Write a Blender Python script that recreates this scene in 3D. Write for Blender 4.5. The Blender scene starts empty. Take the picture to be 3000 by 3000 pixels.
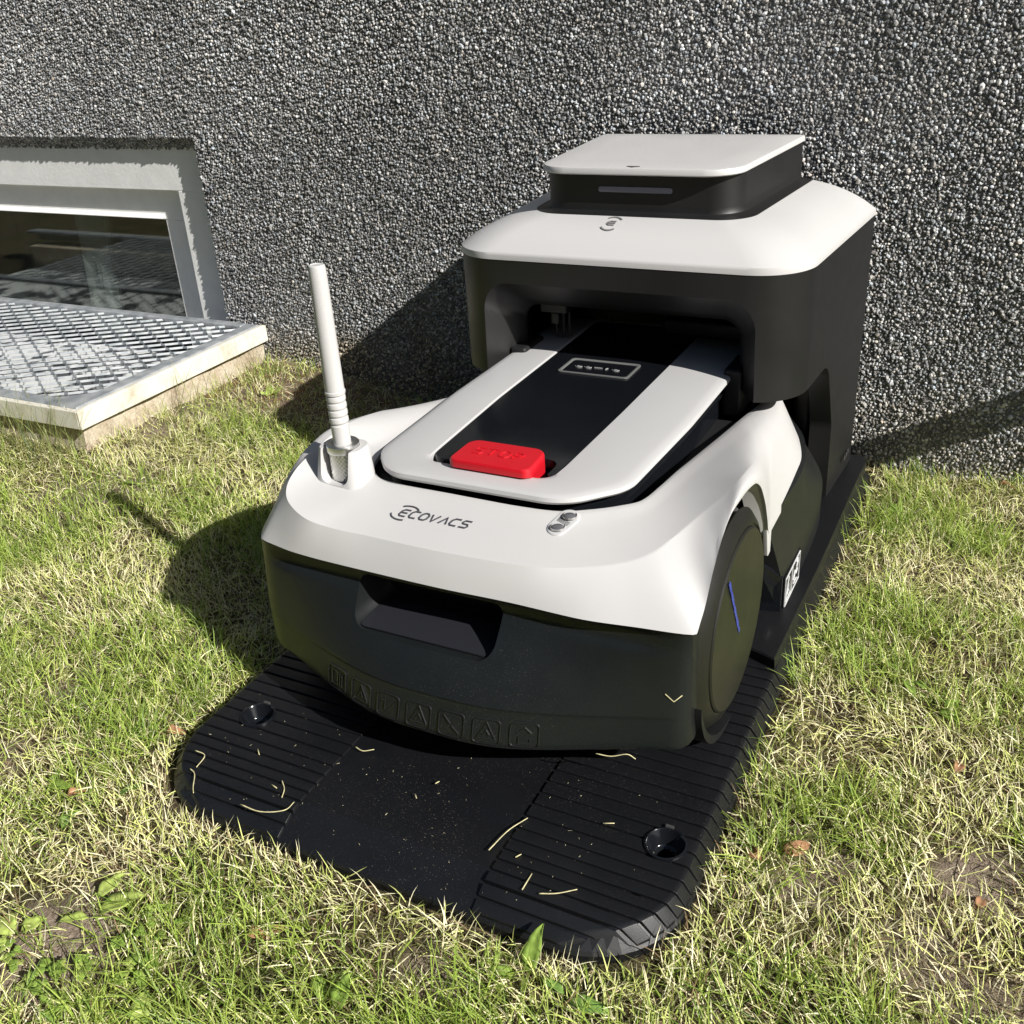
import bpy, bmesh, math, random
import numpy as np
from mathutils import Vector, Matrix
from mathutils.bvhtree import BVHTree

random.seed(7)
RNG = np.random.default_rng(7)
SC = bpy.context.scene
COL = SC.collection

# ------------------------------------------------------------------ camera
YAW, PITCH, ROLL = -0.5019, 0.4721, -0.0688
f_ = Vector((math.sin(YAW) * math.cos(PITCH), math.cos(YAW) * math.cos(PITCH), -math.sin(PITCH)))
r_ = Vector((math.cos(YAW), -math.sin(YAW), 0.0))
u_ = r_.cross(f_)
r2 = r_ * math.cos(ROLL) + u_ * math.sin(ROLL)
u2 = -r_ * math.sin(ROLL) + u_ * math.cos(ROLL)
cam_d = bpy.data.cameras.new('camera')
cam = bpy.data.objects.new('camera', cam_d)
COL.objects.link(cam)
M = Matrix.Identity(4)
for i in range(3):
    M[i][0], M[i][1], M[i][2] = r2[i], u2[i], -f_[i]
M[0][3], M[1][3], M[2][3] = 0.4256, -0.4781, 0.6702
cam.matrix_world = M
cam_d.sensor_width = 36.0
cam_d.lens = 35.757
cam_d.shift_x = 0.00566
cam_d.shift_y = -0.01056
cam_d.clip_start = 0.02
cam_d.clip_end = 200.0
SC.camera = cam

# ------------------------------------------------------------------ light
TRAVEL = Vector((-1.40, 0.43, -1.0)).normalized()
TO_SUN = -TRAVEL
W = bpy.data.worlds.new('World')
SC.world = W
W.use_nodes = True
wn = W.node_tree
bg = wn.nodes['Background']
sky = wn.nodes.new('ShaderNodeTexSky')
sky.sky_type = 'NISHITA'
sky.sun_disc = False
sky.sun_elevation = math.asin(TO_SUN.z)
sky.sun_rotation = math.atan2(TO_SUN.x, TO_SUN.y)
wn.links.new(sky.outputs[0], bg.inputs[0])
bg.inputs[1].default_value = 0.05
sl = bpy.data.lights.new('sun', 'SUN')
sl.energy = 5.0
sl.angle = math.radians(0.5)
sl.color = (1.0, 0.968, 0.915)
so = bpy.data.objects.new('sun', sl)
so.rotation_euler = TRAVEL.to_track_quat('-Z', 'Y').to_euler()
so.location = (3, -1, 4)
COL.objects.link(so)
SC.view_settings.view_transform = 'Standard'
SC.view_settings.look = 'None'
SC.view_settings.exposure = 0.46
SC.view_settings.gamma = 1.0
SC.view_settings.use_curve_mapping = False

# ------------------------------------------------------------------ materials
def mat(name, col, rough=0.5, metal=0.0, spec=0.5):
    m = bpy.data.materials.new(name)
    m.use_nodes = True
    b = m.node_tree.nodes['Principled BSDF']
    b.inputs['Base Color'].default_value = (*col, 1)
    b.inputs['Roughness'].default_value = rough
    b.inputs['Metallic'].default_value = metal
    b.inputs['Specular IOR Level'].default_value = spec
    return m

def N(m, t, **kw):
    n = m.node_tree.nodes.new(t)
    for k, v in kw.items():
        setattr(n, k, v)
    return n

def L(m, a, b):
    m.node_tree.links.new(a, b)

def bsdf(m):
    return m.node_tree.nodes['Principled BSDF']

def coords(m):
    return N(m, 'ShaderNodeTexCoord').outputs['Object']

def noise(m, scale, detail=3, rough=0.5, vec=None):
    n = N(m, 'ShaderNodeTexNoise')
    n.inputs['Scale'].default_value = scale
    n.inputs['Detail'].default_value = detail
    n.inputs['Roughness'].default_value = rough
    L(m, vec if vec is not None else coords(m), n.inputs['Vector'])
    return n

def ramp(m, src, stops):
    r = N(m, 'ShaderNodeValToRGB')
    e = r.color_ramp.elements
    while len(e) < len(stops):
        e.new(0.5)
    for k, (p, c) in enumerate(stops):
        e[k].position = p
        e[k].color = (*c, 1) if len(c) == 3 else c
    L(m, src, r.inputs[0])
    return r

def bump(m, src, dist=0.001, strength=1.0):
    b = N(m, 'ShaderNodeBump')
    b.inputs['Distance'].default_value = dist
    b.inputs['Strength'].default_value = strength
    L(m, src, b.inputs['Height'])
    L(m, b.outputs[0], bsdf(m).inputs['Normal'])
    return b

def plastic(name, col, rough, grain=0.00008, gscale=1800, dust=0.0, spec=0.5):
    m = mat(name, col, rough, 0, spec)
    n = noise(m, gscale, 2)
    bump(m, n.outputs[0], grain)
    n2 = noise(m, 14, 5, 0.6)
    rr = ramp(m, n2.outputs[0], [(0.3, (rough - 0.05,) * 3), (0.75, (rough + 0.08,) * 3)])
    L(m, rr.outputs[0], bsdf(m).inputs['Roughness'])
    if dust > 0:
        n3 = noise(m, 900, 1)
        d = ramp(m, n3.outputs[0], [(0.70, (0, 0, 0)), (0.74, (1, 1, 1))])
        n4 = noise(m, 9, 3)
        d2 = ramp(m, n4.outputs[0], [(0.4, (0, 0, 0)), (0.7, (1, 1, 1))])
        mu = N(m, 'ShaderNodeMath', operation='MULTIPLY')
        L(m, d.outputs[0], mu.inputs[0]); L(m, d2.outputs[0], mu.inputs[1])
        ms = N(m, 'ShaderNodeMath', operation='MULTIPLY')
        L(m, mu.outputs[0], ms.inputs[0]); ms.inputs[1].default_value = dust
        mx = N(m, 'ShaderNodeMix', data_type='RGBA')
        L(m, ms.outputs[0], mx.inputs[0])
        mx.inputs[6].default_value = (*col, 1)
        mx.inputs[7].default_value = (0.35, 0.32, 0.26, 1)
        L(m, mx.outputs[2], bsdf(m).inputs['Base Color'])
    return m

WHITE = plastic('white_plastic', (0.52, 0.512, 0.505), 0.42, 0.00003)
WHITE_LID = plastic('white_plastic_lid', (0.48, 0.477, 0.475), 0.40, 0.00003)
WHITE_TOP = plastic('white_station_plastic', (0.54, 0.533, 0.527), 0.34, 0.00002)
BLACK = plastic('matt_black_plastic', (0.009, 0.010, 0.0105), 0.42, 0.00010, 1500, 0.25)
STATION = plastic('charcoal_plastic', (0.0095, 0.0095, 0.0096), 0.46, 0.00010, 1500, 0.05)
BUMPER = plastic('bumper_rubber', (0.008, 0.0098, 0.0103), 0.40, 0.00015, 1300, 0.20)
MATBLK = plastic('mat_plastic', (0.005, 0.0055, 0.0068), 0.44, 0.00010, 1200, 0.35)
GLOSS = plastic('gloss_black_plastic', (0.006, 0.007, 0.009), 0.16, 0.00001, 600, 0.06)
DISCM = plastic('wheel_disc_plastic', (0.013, 0.013, 0.0105), 0.36, 0.00004, 1500, 0.12)
DARK = mat('dark_cavity_plastic', (0.008, 0.008, 0.009), 0.6)
DARKGREY = mat('dark_grey_plastic', (0.05, 0.05, 0.05), 0.45)
RED = plastic('red_plastic', (0.52, 0.007, 0.016), 0.38, 0.00003)
METAL = mat('satin_metal', (0.62, 0.62, 0.61), 0.30, 1.0)
CHROME = mat('bright_metal', (0.75, 0.75, 0.75), 0.15, 1.0)
PRINT = mat('dark_print', (0.06, 0.06, 0.07), 0.5)
WPRINT = mat('white_print', (0.75, 0.75, 0.75), 0.5)
LENS = mat('smoky_lens', (0.10, 0.10, 0.11), 0.08, 0.0, 0.9)
LIGHTBAR = mat('frosted_light_bar', (0.16, 0.165, 0.21), 0.35)
BLUE = mat('blue_film', (0.035, 0.05, 0.32), 0.18)

def knurl_mat():
    m = mat('knurled_aluminium', (0.62, 0.62, 0.60), 0.33, 1.0)
    return m
KNURL = knurl_mat()

# ------------------------------------------------------------------ helpers
def link(o, parent=None):
    COL.objects.link(o)
    if parent is not None:
        o.parent = parent
    return o

def wpos(o):
    v = Vector((0, 0, 0))
    while o is not None:
        v += o.location
        o = o.parent
    return v

def mesh_obj(name, verts, faces, material, parent=None, smooth=None, loc=None):
    """verts are in world metres; stored relative to the object's own origin."""
    me = bpy.data.meshes.new(name)
    o = bpy.data.objects.new(name, me)
    link(o, parent)
    base = wpos(parent) if parent is not None else Vector((0, 0, 0))
    if loc is not None:
        o.location = Vector(loc) - base
        base = Vector(loc)
    me.from_pydata([(v[0] - base.x, v[1] - base.y, v[2] - base.z) for v in verts], [], faces)
    me.validate()
    fix_normals(me)
    if smooth is not None:
        me.polygons.foreach_set('use_smooth', [True] * len(me.polygons))
        me.set_sharp_from_angle(angle=math.radians(smooth))
    if material is not None:
        me.materials.append(material)
    return o

def fix_normals(me):
    bm = bmesh.new(); bm.from_mesh(me)
    bmesh.ops.recalc_face_normals(bm, faces=bm.faces)
    bm.to_mesh(me); bm.free()

def thing(name, label, cat, loc, group=None):
    o = bpy.data.objects.new(name, None)
    o.empty_display_size = 0.02
    link(o)
    o.location = loc
    tag(o, label, cat, group)
    return o

def tag(o, label=None, cat=None, group=None, kind=None):
    if label: o['label'] = label
    if cat: o['category'] = cat
    if group: o['group'] = group
    if kind: o['kind'] = kind
    return o

def bevel(o, w, seg=2, ang=35):
    b = o.modifiers.new('bevel', 'BEVEL')
    b.width = w; b.segments = seg; b.limit_method = 'ANGLE'; b.angle_limit = math.radians(ang)
    o.data.polygons.foreach_set('use_smooth', [True] * len(o.data.polygons))
    w_ = o.modifiers.new('wn', 'WEIGHTED_NORMAL'); w_.keep_sharp = True
    return o

def box(x0, x1, y0, y1, z0, z1):
    v = [(x, y, z) for z in (z0, z1) for y in (y0, y1) for x in (x0, x1)]
    f = [(0, 2, 3, 1), (4, 5, 7, 6), (0, 1, 5, 4), (2, 6, 7, 3), (0, 4, 6, 2), (1, 3, 7, 5)]
    return v, f

def merge(*parts):
    V, F = [], []
    for v, f in parts:
        n = len(V); V += list(v); F += [tuple(i + n for i in q) for q in f]
    return V, F

def grid(rows, closed_u=False, closed_v=False):
    """rows: list of equally long point lists."""
    n = len(rows[0]); m = len(rows)
    V = [p for r in rows for p in r]
    F = []
    for i in range(m if closed_v else m - 1):
        for j in range(n if closed_u else n - 1):
            a = i * n + j; b = i * n + (j + 1) % n
            c = ((i + 1) % m) * n + (j + 1) % n; d = ((i + 1) % m) * n + j
            F.append((a, b, c, d))
    return V, F

def rings(rows, cap0=True, cap1=True):
    V, F = grid(rows, closed_u=True)
    n = len(rows[0])
    if cap0: F.append(tuple(range(n - 1, -1, -1)))
    if cap1: F.append(tuple(range((len(rows) - 1) * n, len(rows) * n)))
    return V, F

def round_poly(pts, radii, seg=8):
    """2D polygon with rounded corners; always len(pts)*(seg+1) points."""
    out = []
    n = len(pts)
    for i in range(n):
        p = np.array(pts[i], float); a = np.array(pts[i - 1], float); b = np.array(pts[(i + 1) % n], float)
        da = a - p; db = b - p
        la = np.linalg.norm(da); lb = np.linalg.norm(db); da /= la; db /= lb
        ang = math.acos(max(-1, min(1, float(da @ db))))
        t = min(radii[i] / math.tan(ang / 2), la * 0.49, lb * 0.49)
        r = t * math.tan(ang / 2)
        bis = da + db; bis /= np.linalg.norm(bis)
        c = p + bis * (r / math.sin(ang / 2))
        s = p + da * t - c; e = p + db * t - c
        th = math.acos(max(-1, min(1, float((s @ e) / (np.linalg.norm(s) * np.linalg.norm(e) + 1e-12)))))
        for k in range(seg + 1):
            q = k / seg
            if th < 1e-6: v = s
            else: v = (math.sin((1 - q) * th) * s + math.sin(q * th) * e) / math.sin(th)
            out.append(tuple(c + v))
    return out

def ring3(poly, z):
    return [(x, y, z) for x, y in poly]

def lerp_ring(a, b, t, z=None):
    return [tuple(p + (q - p) * t for p, q in zip(u, v)) for u, v in zip(a, b)]

def lathe(profile, axis_pt, axis='z', seg=32, cap=False):
    """profile: (radius, height along axis)."""
    rows = []
    for r, h in profile:
        row = []
        for k in range(seg):
            a = 2 * math.pi * k / seg
            c, s = r * math.cos(a), r * math.sin(a)
            if axis == 'z': p = (axis_pt[0] + c, axis_pt[1] + s, axis_pt[2] + h)
            elif axis == 'x': p = (axis_pt[0] + h, axis_pt[1] + c, axis_pt[2] + s)
            else: p = (axis_pt[0] + c, axis_pt[1] + h, axis_pt[2] + s)
            row.append(p)
        rows.append(row)
    return rings(rows, cap, cap)

def tube(pts, r, seg=6, r1=None):
    pts = [Vector(p) for p in pts]
    rows = []
    up = Vector((0, 0, 1))
    for i, p in enumerate(pts):
        d = (pts[min(i + 1, len(pts) - 1)] - pts[max(i - 1, 0)]).normalized()
        a = d.cross(up)
        if a.length < 1e-3: a = d.cross(Vector((1, 0, 0)))
        a.normalize(); b = d.cross(a)
        rr = r if r1 is None else r + (r1 - r) * i / (len(pts) - 1)
        rows.append([tuple(p + a * rr * math.cos(2 * math.pi * k / seg) + b * rr * math.sin(2 * math.pi * k / seg)) for k in range(seg)])
    return rings(rows)

def boolean(o, cutter_v, cutter_f, op='DIFFERENCE'):
    me = bpy.data.meshes.new('cutter')
    me.from_pydata([tuple(v) for v in cutter_v], [], cutter_f)
    fix_normals(me)
    c = bpy.data.objects.new('cutter', me)
    COL.objects.link(c)
    c.location = wpos(o) * 0
    keep = o.matrix_world.copy()
    bpy.context.view_layer.update()
    md = o.modifiers.new('cut', 'BOOLEAN')
    md.object = c; md.operation = op; md.solver = 'EXACT'
    bpy.context.view_layer.update()
    dg = bpy.context.evaluated_depsgraph_get()
    new = bpy.data.meshes.new_from_object(o.evaluated_get(dg))
    o.modifiers.clear()
    old = o.data
    new.name = old.name
    o.data = new
    bpy.data.objects.remove(c)
    bpy.data.meshes.remove(me)
    return o

def smooth_obj(o, ang=30):
    o.data.polygons.foreach_set('use_smooth', [True] * len(o.data.polygons))
    o.data.set_sharp_from_angle(angle=math.radians(ang))
    return o

def pchip(t, y, q):
    t = np.asarray(t, float); y = np.asarray(y, float); q = np.asarray(q, float)
    h = np.diff(t); d = np.diff(y, axis=0) / h[:, None]
    m = np.zeros_like(y)
    for k in range(1, len(t) - 1):
        w1 = 2 * h[k] + h[k - 1]; w2 = h[k] + 2 * h[k - 1]
        a, b = d[k - 1], d[k]
        ok = a * b > 0
        with np.errstate(divide='ignore', invalid='ignore'):
            hm = (w1 + w2) / (w1 / a + w2 / b)
        m[k] = np.where(ok, hm, 0)
    m[0] = d[0]; m[-1] = d[-1]
    i = np.clip(np.searchsorted(t, q, side='right') - 1, 0, len(t) - 2)
    s = ((q - t[i]) / h[i])[:, None]; hh = h[i][:, None]
    return ((1 + 2 * s) * (1 - s) ** 2) * y[i] + (s * (1 - s) ** 2) * hh * m[i] + (s * s * (3 - 2 * s)) * y[i + 1] + (s * s * (s - 1)) * hh * m[i + 1]

def catmull(t, y, q):
    t = np.asarray(t, float); y = np.asarray(y, float); q = np.asarray(q, float)
    h = np.diff(t); m = np.zeros_like(y)
    m[1:-1] = (y[2:] - y[:-2]) / (t[2:] - t[:-2])[:, None]
    m[0] = (y[1] - y[0]) / h[0]; m[-1] = (y[-1] - y[-2]) / h[-1]
    i = np.clip(np.searchsorted(t, q, side='right') - 1, 0, len(t) - 2)
    s = ((q - t[i]) / h[i])[:, None]; hh = h[i][:, None]
    return ((1 + 2 * s) * (1 - s) ** 2) * y[i] + (s * (1 - s) ** 2) * hh * m[i] + (s * s * (3 - 2 * s)) * y[i + 1] + (s * s * (s - 1)) * hh * m[i + 1]

def ribbon(pts, w, fmap, closed=False, lift=0.0004, thick=0.0006):
    """stroke in 2D, mapped on a surface by fmap(u, v, lift) -> 3D."""
    n = len(pts)
    P = [np.array(p, float) for p in pts]
    Lh, Rh = [], []
    for i in range(n):
        if closed: a, b = P[i - 1], P[(i + 1) % n]
        else: a, b = P[max(i - 1, 0)], P[min(i + 1, n - 1)]
        d = b - a; d /= (np.linalg.norm(d) + 1e-9)
        nn = np.array([-d[1], d[0]]) * w / 2
        Lh.append(P[i] + nn); Rh.append(P[i] - nn)
    rows = [[fmap(*p, lift + thick) for p in Lh], [fmap(*p, lift + thick) for p in Rh],
            [fmap(*p, lift - thick) for p in Rh], [fmap(*p, lift - thick) for p in Lh]]
    return grid(rows, closed_u=closed, closed_v=True)

def ss(x):
    x = np.clip(x, 0, 1)
    return x * x * (3 - 2 * x)

def vnoise(x, y, seed=0):
    """smooth value noise for numpy arrays, about 0..1"""
    xi = np.floor(x).astype(np.int64); yi = np.floor(y).astype(np.int64)
    fx = x - xi; fy = y - yi
    fx = fx * fx * (3 - 2 * fx); fy = fy * fy * (3 - 2 * fy)
    def h(a, b):
        v = (a * 374761393 + b * 668265263 + seed * 974711) & 0x7fffffff
        v = ((v ^ (v >> 13)) * 1274126177) & 0x7fffffff
        return ((v ^ (v >> 16)) & 0xffff) / 65535.0
    return (h(xi, yi) * (1 - fx) + h(xi + 1, yi) * fx) * (1 - fy) + (h(xi, yi + 1) * (1 - fx) + h(xi + 1, yi + 1) * fx) * fy

def ground_z(x, y):
    x = np.asarray(x, float); y = np.asarray(y, float)
    rise = 0.050 * ss((-0.42 - x) / 0.40) * ss((y - 0.25) / 0.30)
    lump = (vnoise(x * 9 + 3, y * 9 + 1, 4) - 0.5) * 0.012
    away = ss((np.maximum(np.abs(x) - 0.27, np.maximum(-y, y - 0.93))) / 0.05)
    return rise + lump * away - 0.002

BARE = [(-.195, -.150, .045, 1.0), (-.20, -.105, .03, .7), (-.80, .405, .06, .75), (-.745, .46, .05, .6), (.46, .205, .035, .9), (.335, .155, .04, .7), (.10, -.055, .03, .6), (.45, .10, .05, .6),
        (-.84, .62, .045, .8), (-.83, .72, .05, .8), (-.82, .82, .06, .8), (-.82, .91, .07, .8), (-.74, .82, .10, .8), (-.66, .90, .10, .85), (-.55, .93, .10, .8), (-.42, -.02, .03, .4), (.30, -.02, .03, .5), (-.46, .10, .03, .5)]
def bare(x, y):
    v = np.zeros_like(x)
    for bx, by, r, a in BARE:
        d = np.sqrt((x - bx) ** 2 + (y - by) ** 2) + (vnoise(x * 40, y * 40, 8) - .5) * r * .9
        v = np.maximum(v, a * ss((r * 1.25 - d) / (r * .5)))
    return v

# ------------------------------------------------------------------ setting: ground
def build_ground():
    xs = np.concatenate([np.linspace(-40, -2.0, 8), np.linspace(-1.7, 1.2, 200), np.linspace(1.5, 40, 8)])
    ys = np.concatenate([np.linspace(-40, -1.1, 8), np.linspace(-0.9, 0.99, 130)])
    X, Y = np.meshgrid(xs, ys)
    near = ((np.abs(X) < 2.2) & (Y > -1.2))
    Z = np.where(near, ground_z(X, Y), -0.004)
    Z = np.where((X < -.895) & (Y > .575) & (X > -2.3), -.14, Z)
    V = np.stack([X, Y, Z], -1).reshape(-1, 3)
    nx = len(xs)
    F = []
    for j in range(len(ys) - 1):
        for i in range(nx - 1):
            F.append((j * nx + i, j * nx + i + 1, (j + 1) * nx + i + 1, (j + 1) * nx + i))
    m = mat('soil_and_thatch', (0.2, 0.15, 0.09), 0.95, 0, 0.2)
    c = coords(m)
    n1 = noise(m, 11, 4, 0.6, c); n2 = noise(m, 240, 4, 0.7, c)
    a = ramp(m, n1.outputs[0], [(0.35, (0.05, 0.055, 0.02)), (0.5, (0.10, 0.085, 0.045)), (0.68, (0.085, 0.065, 0.045))])
    b = ramp(m, n2.outputs[0], [(0.3, (0.45, 0.42, 0.40)), (0.7, (1.5, 1.45, 1.35))])
    mx = N(m, 'ShaderNodeMix', data_type='RGBA', blend_type='MULTIPLY')
    mx.inputs[0].default_value = 1
    L(m, a.outputs[0], mx.inputs[6]); L(m, b.outputs[0], mx.inputs[7])
    at = N(m, 'ShaderNodeAttribute', attribute_name='bare')
    soil = ramp(m, n2.outputs[0], [(0.3, (0.20, 0.15, 0.115)), (0.7, (0.40, 0.32, 0.25))])
    m2 = N(m, 'ShaderNodeMix', data_type='RGBA')
    L(m, at.outputs['Fac'], m2.inputs[0]); L(m, mx.outputs[2], m2.inputs[6]); L(m, soil.outputs[0], m2.inputs[7])
    L(m, m2.outputs[2], bsdf(m).inputs['Base Color'])
    bump(m, n2.outputs[0], 0.006)
    o = mesh_obj('ground', V.tolist(), F, m, smooth=180)
    bv = bare(X.ravel(), Y.ravel()) * near.ravel()
    a = o.data.attributes.new('bare', 'FLOAT', 'POINT'); a.data.foreach_set('value', bv.astype(np.float32))
    tag(o, kind='structure')
    return o
build_ground()

def build_sky_block_hedge():  # added behind the camera: holds back sky light, gives dark green reflections
    root = thing('sky_block_hedge', 'tall green hedge added out of view to block sky light and green the reflections', 'hedge', (-1.0, -4.2, 0))
    hm = mat('hedge_leaves', (.06, .10, .025), .7)
    n = noise(hm, 30, 5, .7); r = ramp(hm, n.outputs[0], [(.35, (.015, .03, .008)), (.6, (.07, .13, .03)), (.75, (.16, .24, .06))])
    L(hm, r.outputs[0], bsdf(hm).inputs['Base Color']); bump(hm, n.outputs[0], .06)
    xs = np.linspace(-10, 6, 90); prof = [(-4.6, 0), (-4.15, .05), (-4.0, .6), (-4.05, 1.6), (-4.1, 2.8), (-4.3, 3.3), (-4.8, 3.5), (-5.4, 3.3), (-5.6, 0)]
    rows = []
    for y, z in prof:
        rows.append([(x, y + .22 * (float(vnoise(np.array([x * 2.3]), np.array([z * 2.1 + y]), 3)[0]) - .5), z + .3 * (z > 2) * (float(vnoise(np.array([x * 1.7]), np.array([y]), 6)[0]) - .5)) for x in xs])
    V, F = grid(rows); mesh_obj('hedge_foliage', V, F, hm, root, smooth=180)
build_sky_block_hedge()

# ------------------------------------------------------------------ house wall with window opening
WY = 0.963                       # face of the wall
OX1, OZ1 = -0.948, 0.437         # right and top edge of the window opening
OX0 = -2.35
CH = 0.020                       # chamfered plaster edge over the opening
def build_wall():
    root = thing('house_wall', 'grey and white pebble-dashed house wall behind the dock and the window', 'wall', (0, WY, 0))
    m = mat('pebble_plaster', (0.08, 0.08, 0.08), 0.9, 0, 0.3)
    c = coords(m)
    v = N(m, 'ShaderNodeTexVoronoi'); v.inputs['Scale'].default_value = 230
    L(m, c, v.inputs['Vector'])
    n = noise(m, 300, 3, 0.6, c)
    cr = ramp(m, n.outputs[0], [(0.3, (0.12, 0.12, 0.12)), (0.6, (0.20, 0.20, 0.195)), (0.75, (0.30, 0.30, 0.29))])
    L(m, cr.outputs[0], bsdf(m).inputs['Base Color'])
    b = bump(m, v.outputs['Distance'], 0.004); b.invert = True
    # wall plate around the opening, 0.3 m thick, top at 2.9 m
    X0, X1, T = -4.5, 3.0, 0.30
    parts = [box(OX1, X1, WY, WY + T, -0.5, 2.9), box(X0, OX0, WY, WY + T, -0.5, 2.9), box(OX0, OX1, WY, WY + T, OZ1 + CH, 2.9),
             ([(OX0, WY, OZ1 + CH), (OX1, WY, OZ1 + CH), (OX1, WY + .0195, OZ1), (OX0, WY + .0195, OZ1), (OX0, WY + .0195, OZ1 + CH), (OX1, WY + .0195, OZ1 + CH)], [(0, 1, 2, 3), (3, 2, 5, 4), (0, 4, 5, 1), (0, 3, 4), (1, 5, 2)]),
             box(OX0, OX1, WY, WY + T, -0.5, -0.05)]
    V, F = merge(*parts)
    plaster = mesh_obj('plaster', V, F, m, root)
    # pebbles: small irregular stones bedded in the face
    s = 0.0037
    px, pz = np.meshgrid(np.arange(-1.64, 0.80, s), np.arange(-0.02, 0.84, s))
    px = px.ravel() + RNG.uniform(-.55, .55, px.size) * s; pz = pz.ravel() + RNG.uniform(-.55, .55, pz.size) * s
    lump = vnoise(px * 45, pz * 45, 21)
    keep = ~((px < OX1 - 0.0005) & (pz < OZ1 + CH)) & (RNG.uniform(0, 1, px.size) < .80 + .25 * lump)
    px, pz = px[keep], pz[keep]
    py = np.full(px.size, WY) + (vnoise(px * 14, pz * 14, 5) - .5) * .0015
    # chamfer over the opening, ragged drip edge, right reveal
    ln = 4200
    lx = RNG.uniform(-1.64, OX1 + .002, ln); q = RNG.uniform(-.05, 1.08, ln); lz = OZ1 + CH * (1 - q) - (q > 1) * RNG.uniform(0, .004, ln); ly = WY + .0195 * np.clip(q, 0, 1)
    rz = RNG.uniform(0.0, OZ1 + CH, 700); rx = np.full(700, OX1) + RNG.normal(0, .0010, 700); ry = WY + RNG.uniform(0.0, 0.016, 700)
    px = np.concatenate([px, lx, rx]); pz = np.concatenate([pz, lz, rz]); py = np.concatenate([py, ly, ry])
    n = px.size
    sc = np.exp(RNG.normal(0, .24, n)) * .00195
    scl = np.stack([sc * RNG.uniform(.75, 1.5, n), sc * RNG.uniform(.7, 1.15, n), sc * RNG.uniform(.7, 1.15, n)], -1)
    rot = RNG.uniform(-math.pi, math.pi, (n, 3))
    pos = np.stack([px, py - RNG.uniform(-0.0006, 0.0013, n) - WY, pz], -1)
    g = RNG.choice([0.13, 0.22, 0.35, 0.52], n, p=[0.20, 0.27, 0.30, 0.23]) * RNG.uniform(.75, 1.25, n)
    g *= .80 + .40 * vnoise(px * 5 + 2, pz * 5, 31)                      # clean and grubby areas
    tint = RNG.normal(0, .04, n)
    soil = ss((.16 - pz + .10 * (vnoise(px * 12, pz * 12, 9) - .5)) / .16) * (.35 + .65 * (px < -.3))
    colr = np.stack([g * (1 + tint + .22 * soil), g * (1 + .02 * soil), g * (1 - tint * 1.1 - .28 * soil), np.ones(n)], -1)
    me = bpy.data.meshes.new('pebbles')
    me.vertices.add(n); me.vertices.foreach_set('co', pos.astype(np.float32).ravel())
    for nm, arr in (('scl', scl), ('rot', rot)):
        a = me.attributes.new(nm, 'FLOAT_VECTOR', 'POINT'); a.data.foreach_set('vector', arr.astype(np.float32).ravel())
    a = me.attributes.new('col', 'FLOAT_COLOR', 'POINT'); a.data.foreach_set('color', colr.astype(np.float32).ravel())
    pm = mat('pebble_stone', (0.4, 0.4, 0.4), 0.6, 0, 0.35)
    an = N(pm, 'ShaderNodeAttribute', attribute_name='col'); an.attribute_type = 'INSTANCER'
    L(pm, an.outputs[0], bsdf(pm).inputs['Base Color'])
    me.materials.append(pm)
    po = bpy.data.objects.new('pebbles', me)
    link(po, root); tag(po, kind='stuff')
    ng = bpy.data.node_groups.new('scatter_pebbles', 'GeometryNodeTree')
    ng.interface.new_socket('Geometry', in_out='INPUT', socket_type='NodeSocketGeometry')
    ng.interface.new_socket('Geometry', in_out='OUTPUT', socket_type='NodeSocketGeometry')
    gi = ng.nodes.new('NodeGroupInput'); go = ng.nodes.new('NodeGroupOutput')
    ico = ng.nodes.new('GeometryNodeMeshIcoSphere'); ico.inputs['Radius'].default_value = 1; ico.inputs['Subdivisions'].default_value = 1
    sm = ng.nodes.new('GeometryNodeSetMaterial'); sm.inputs['Material'].default_value = pm
    ip = ng.nodes.new('GeometryNodeInstanceOnPoints')
    a1 = ng.nodes.new('GeometryNodeInputNamedAttribute'); a1.data_type = 'FLOAT_VECTOR'; a1.inputs['Name'].default_value = 'scl'
    a2 = ng.nodes.new('GeometryNodeInputNamedAttribute'); a2.data_type = 'FLOAT_VECTOR'; a2.inputs['Name'].default_value = 'rot'
    ng.links.new(gi.outputs[0], ip.inputs['Points']); ng.links.new(ico.outputs['Mesh'], sm.inputs['Geometry']); ng.links.new(sm.outputs[0], ip.inputs['Instance'])
    ng.links.new(a1.outputs['Attribute'], ip.inputs['Scale']); ng.links.new(a2.outputs['Attribute'], ip.inputs['Rotation'])
    ng.links.new(ip.outputs[0], go.inputs[0])
    md = po.modifiers.new('scatter', 'NODES'); md.node_group = ng
    return root
build_wall()

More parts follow.
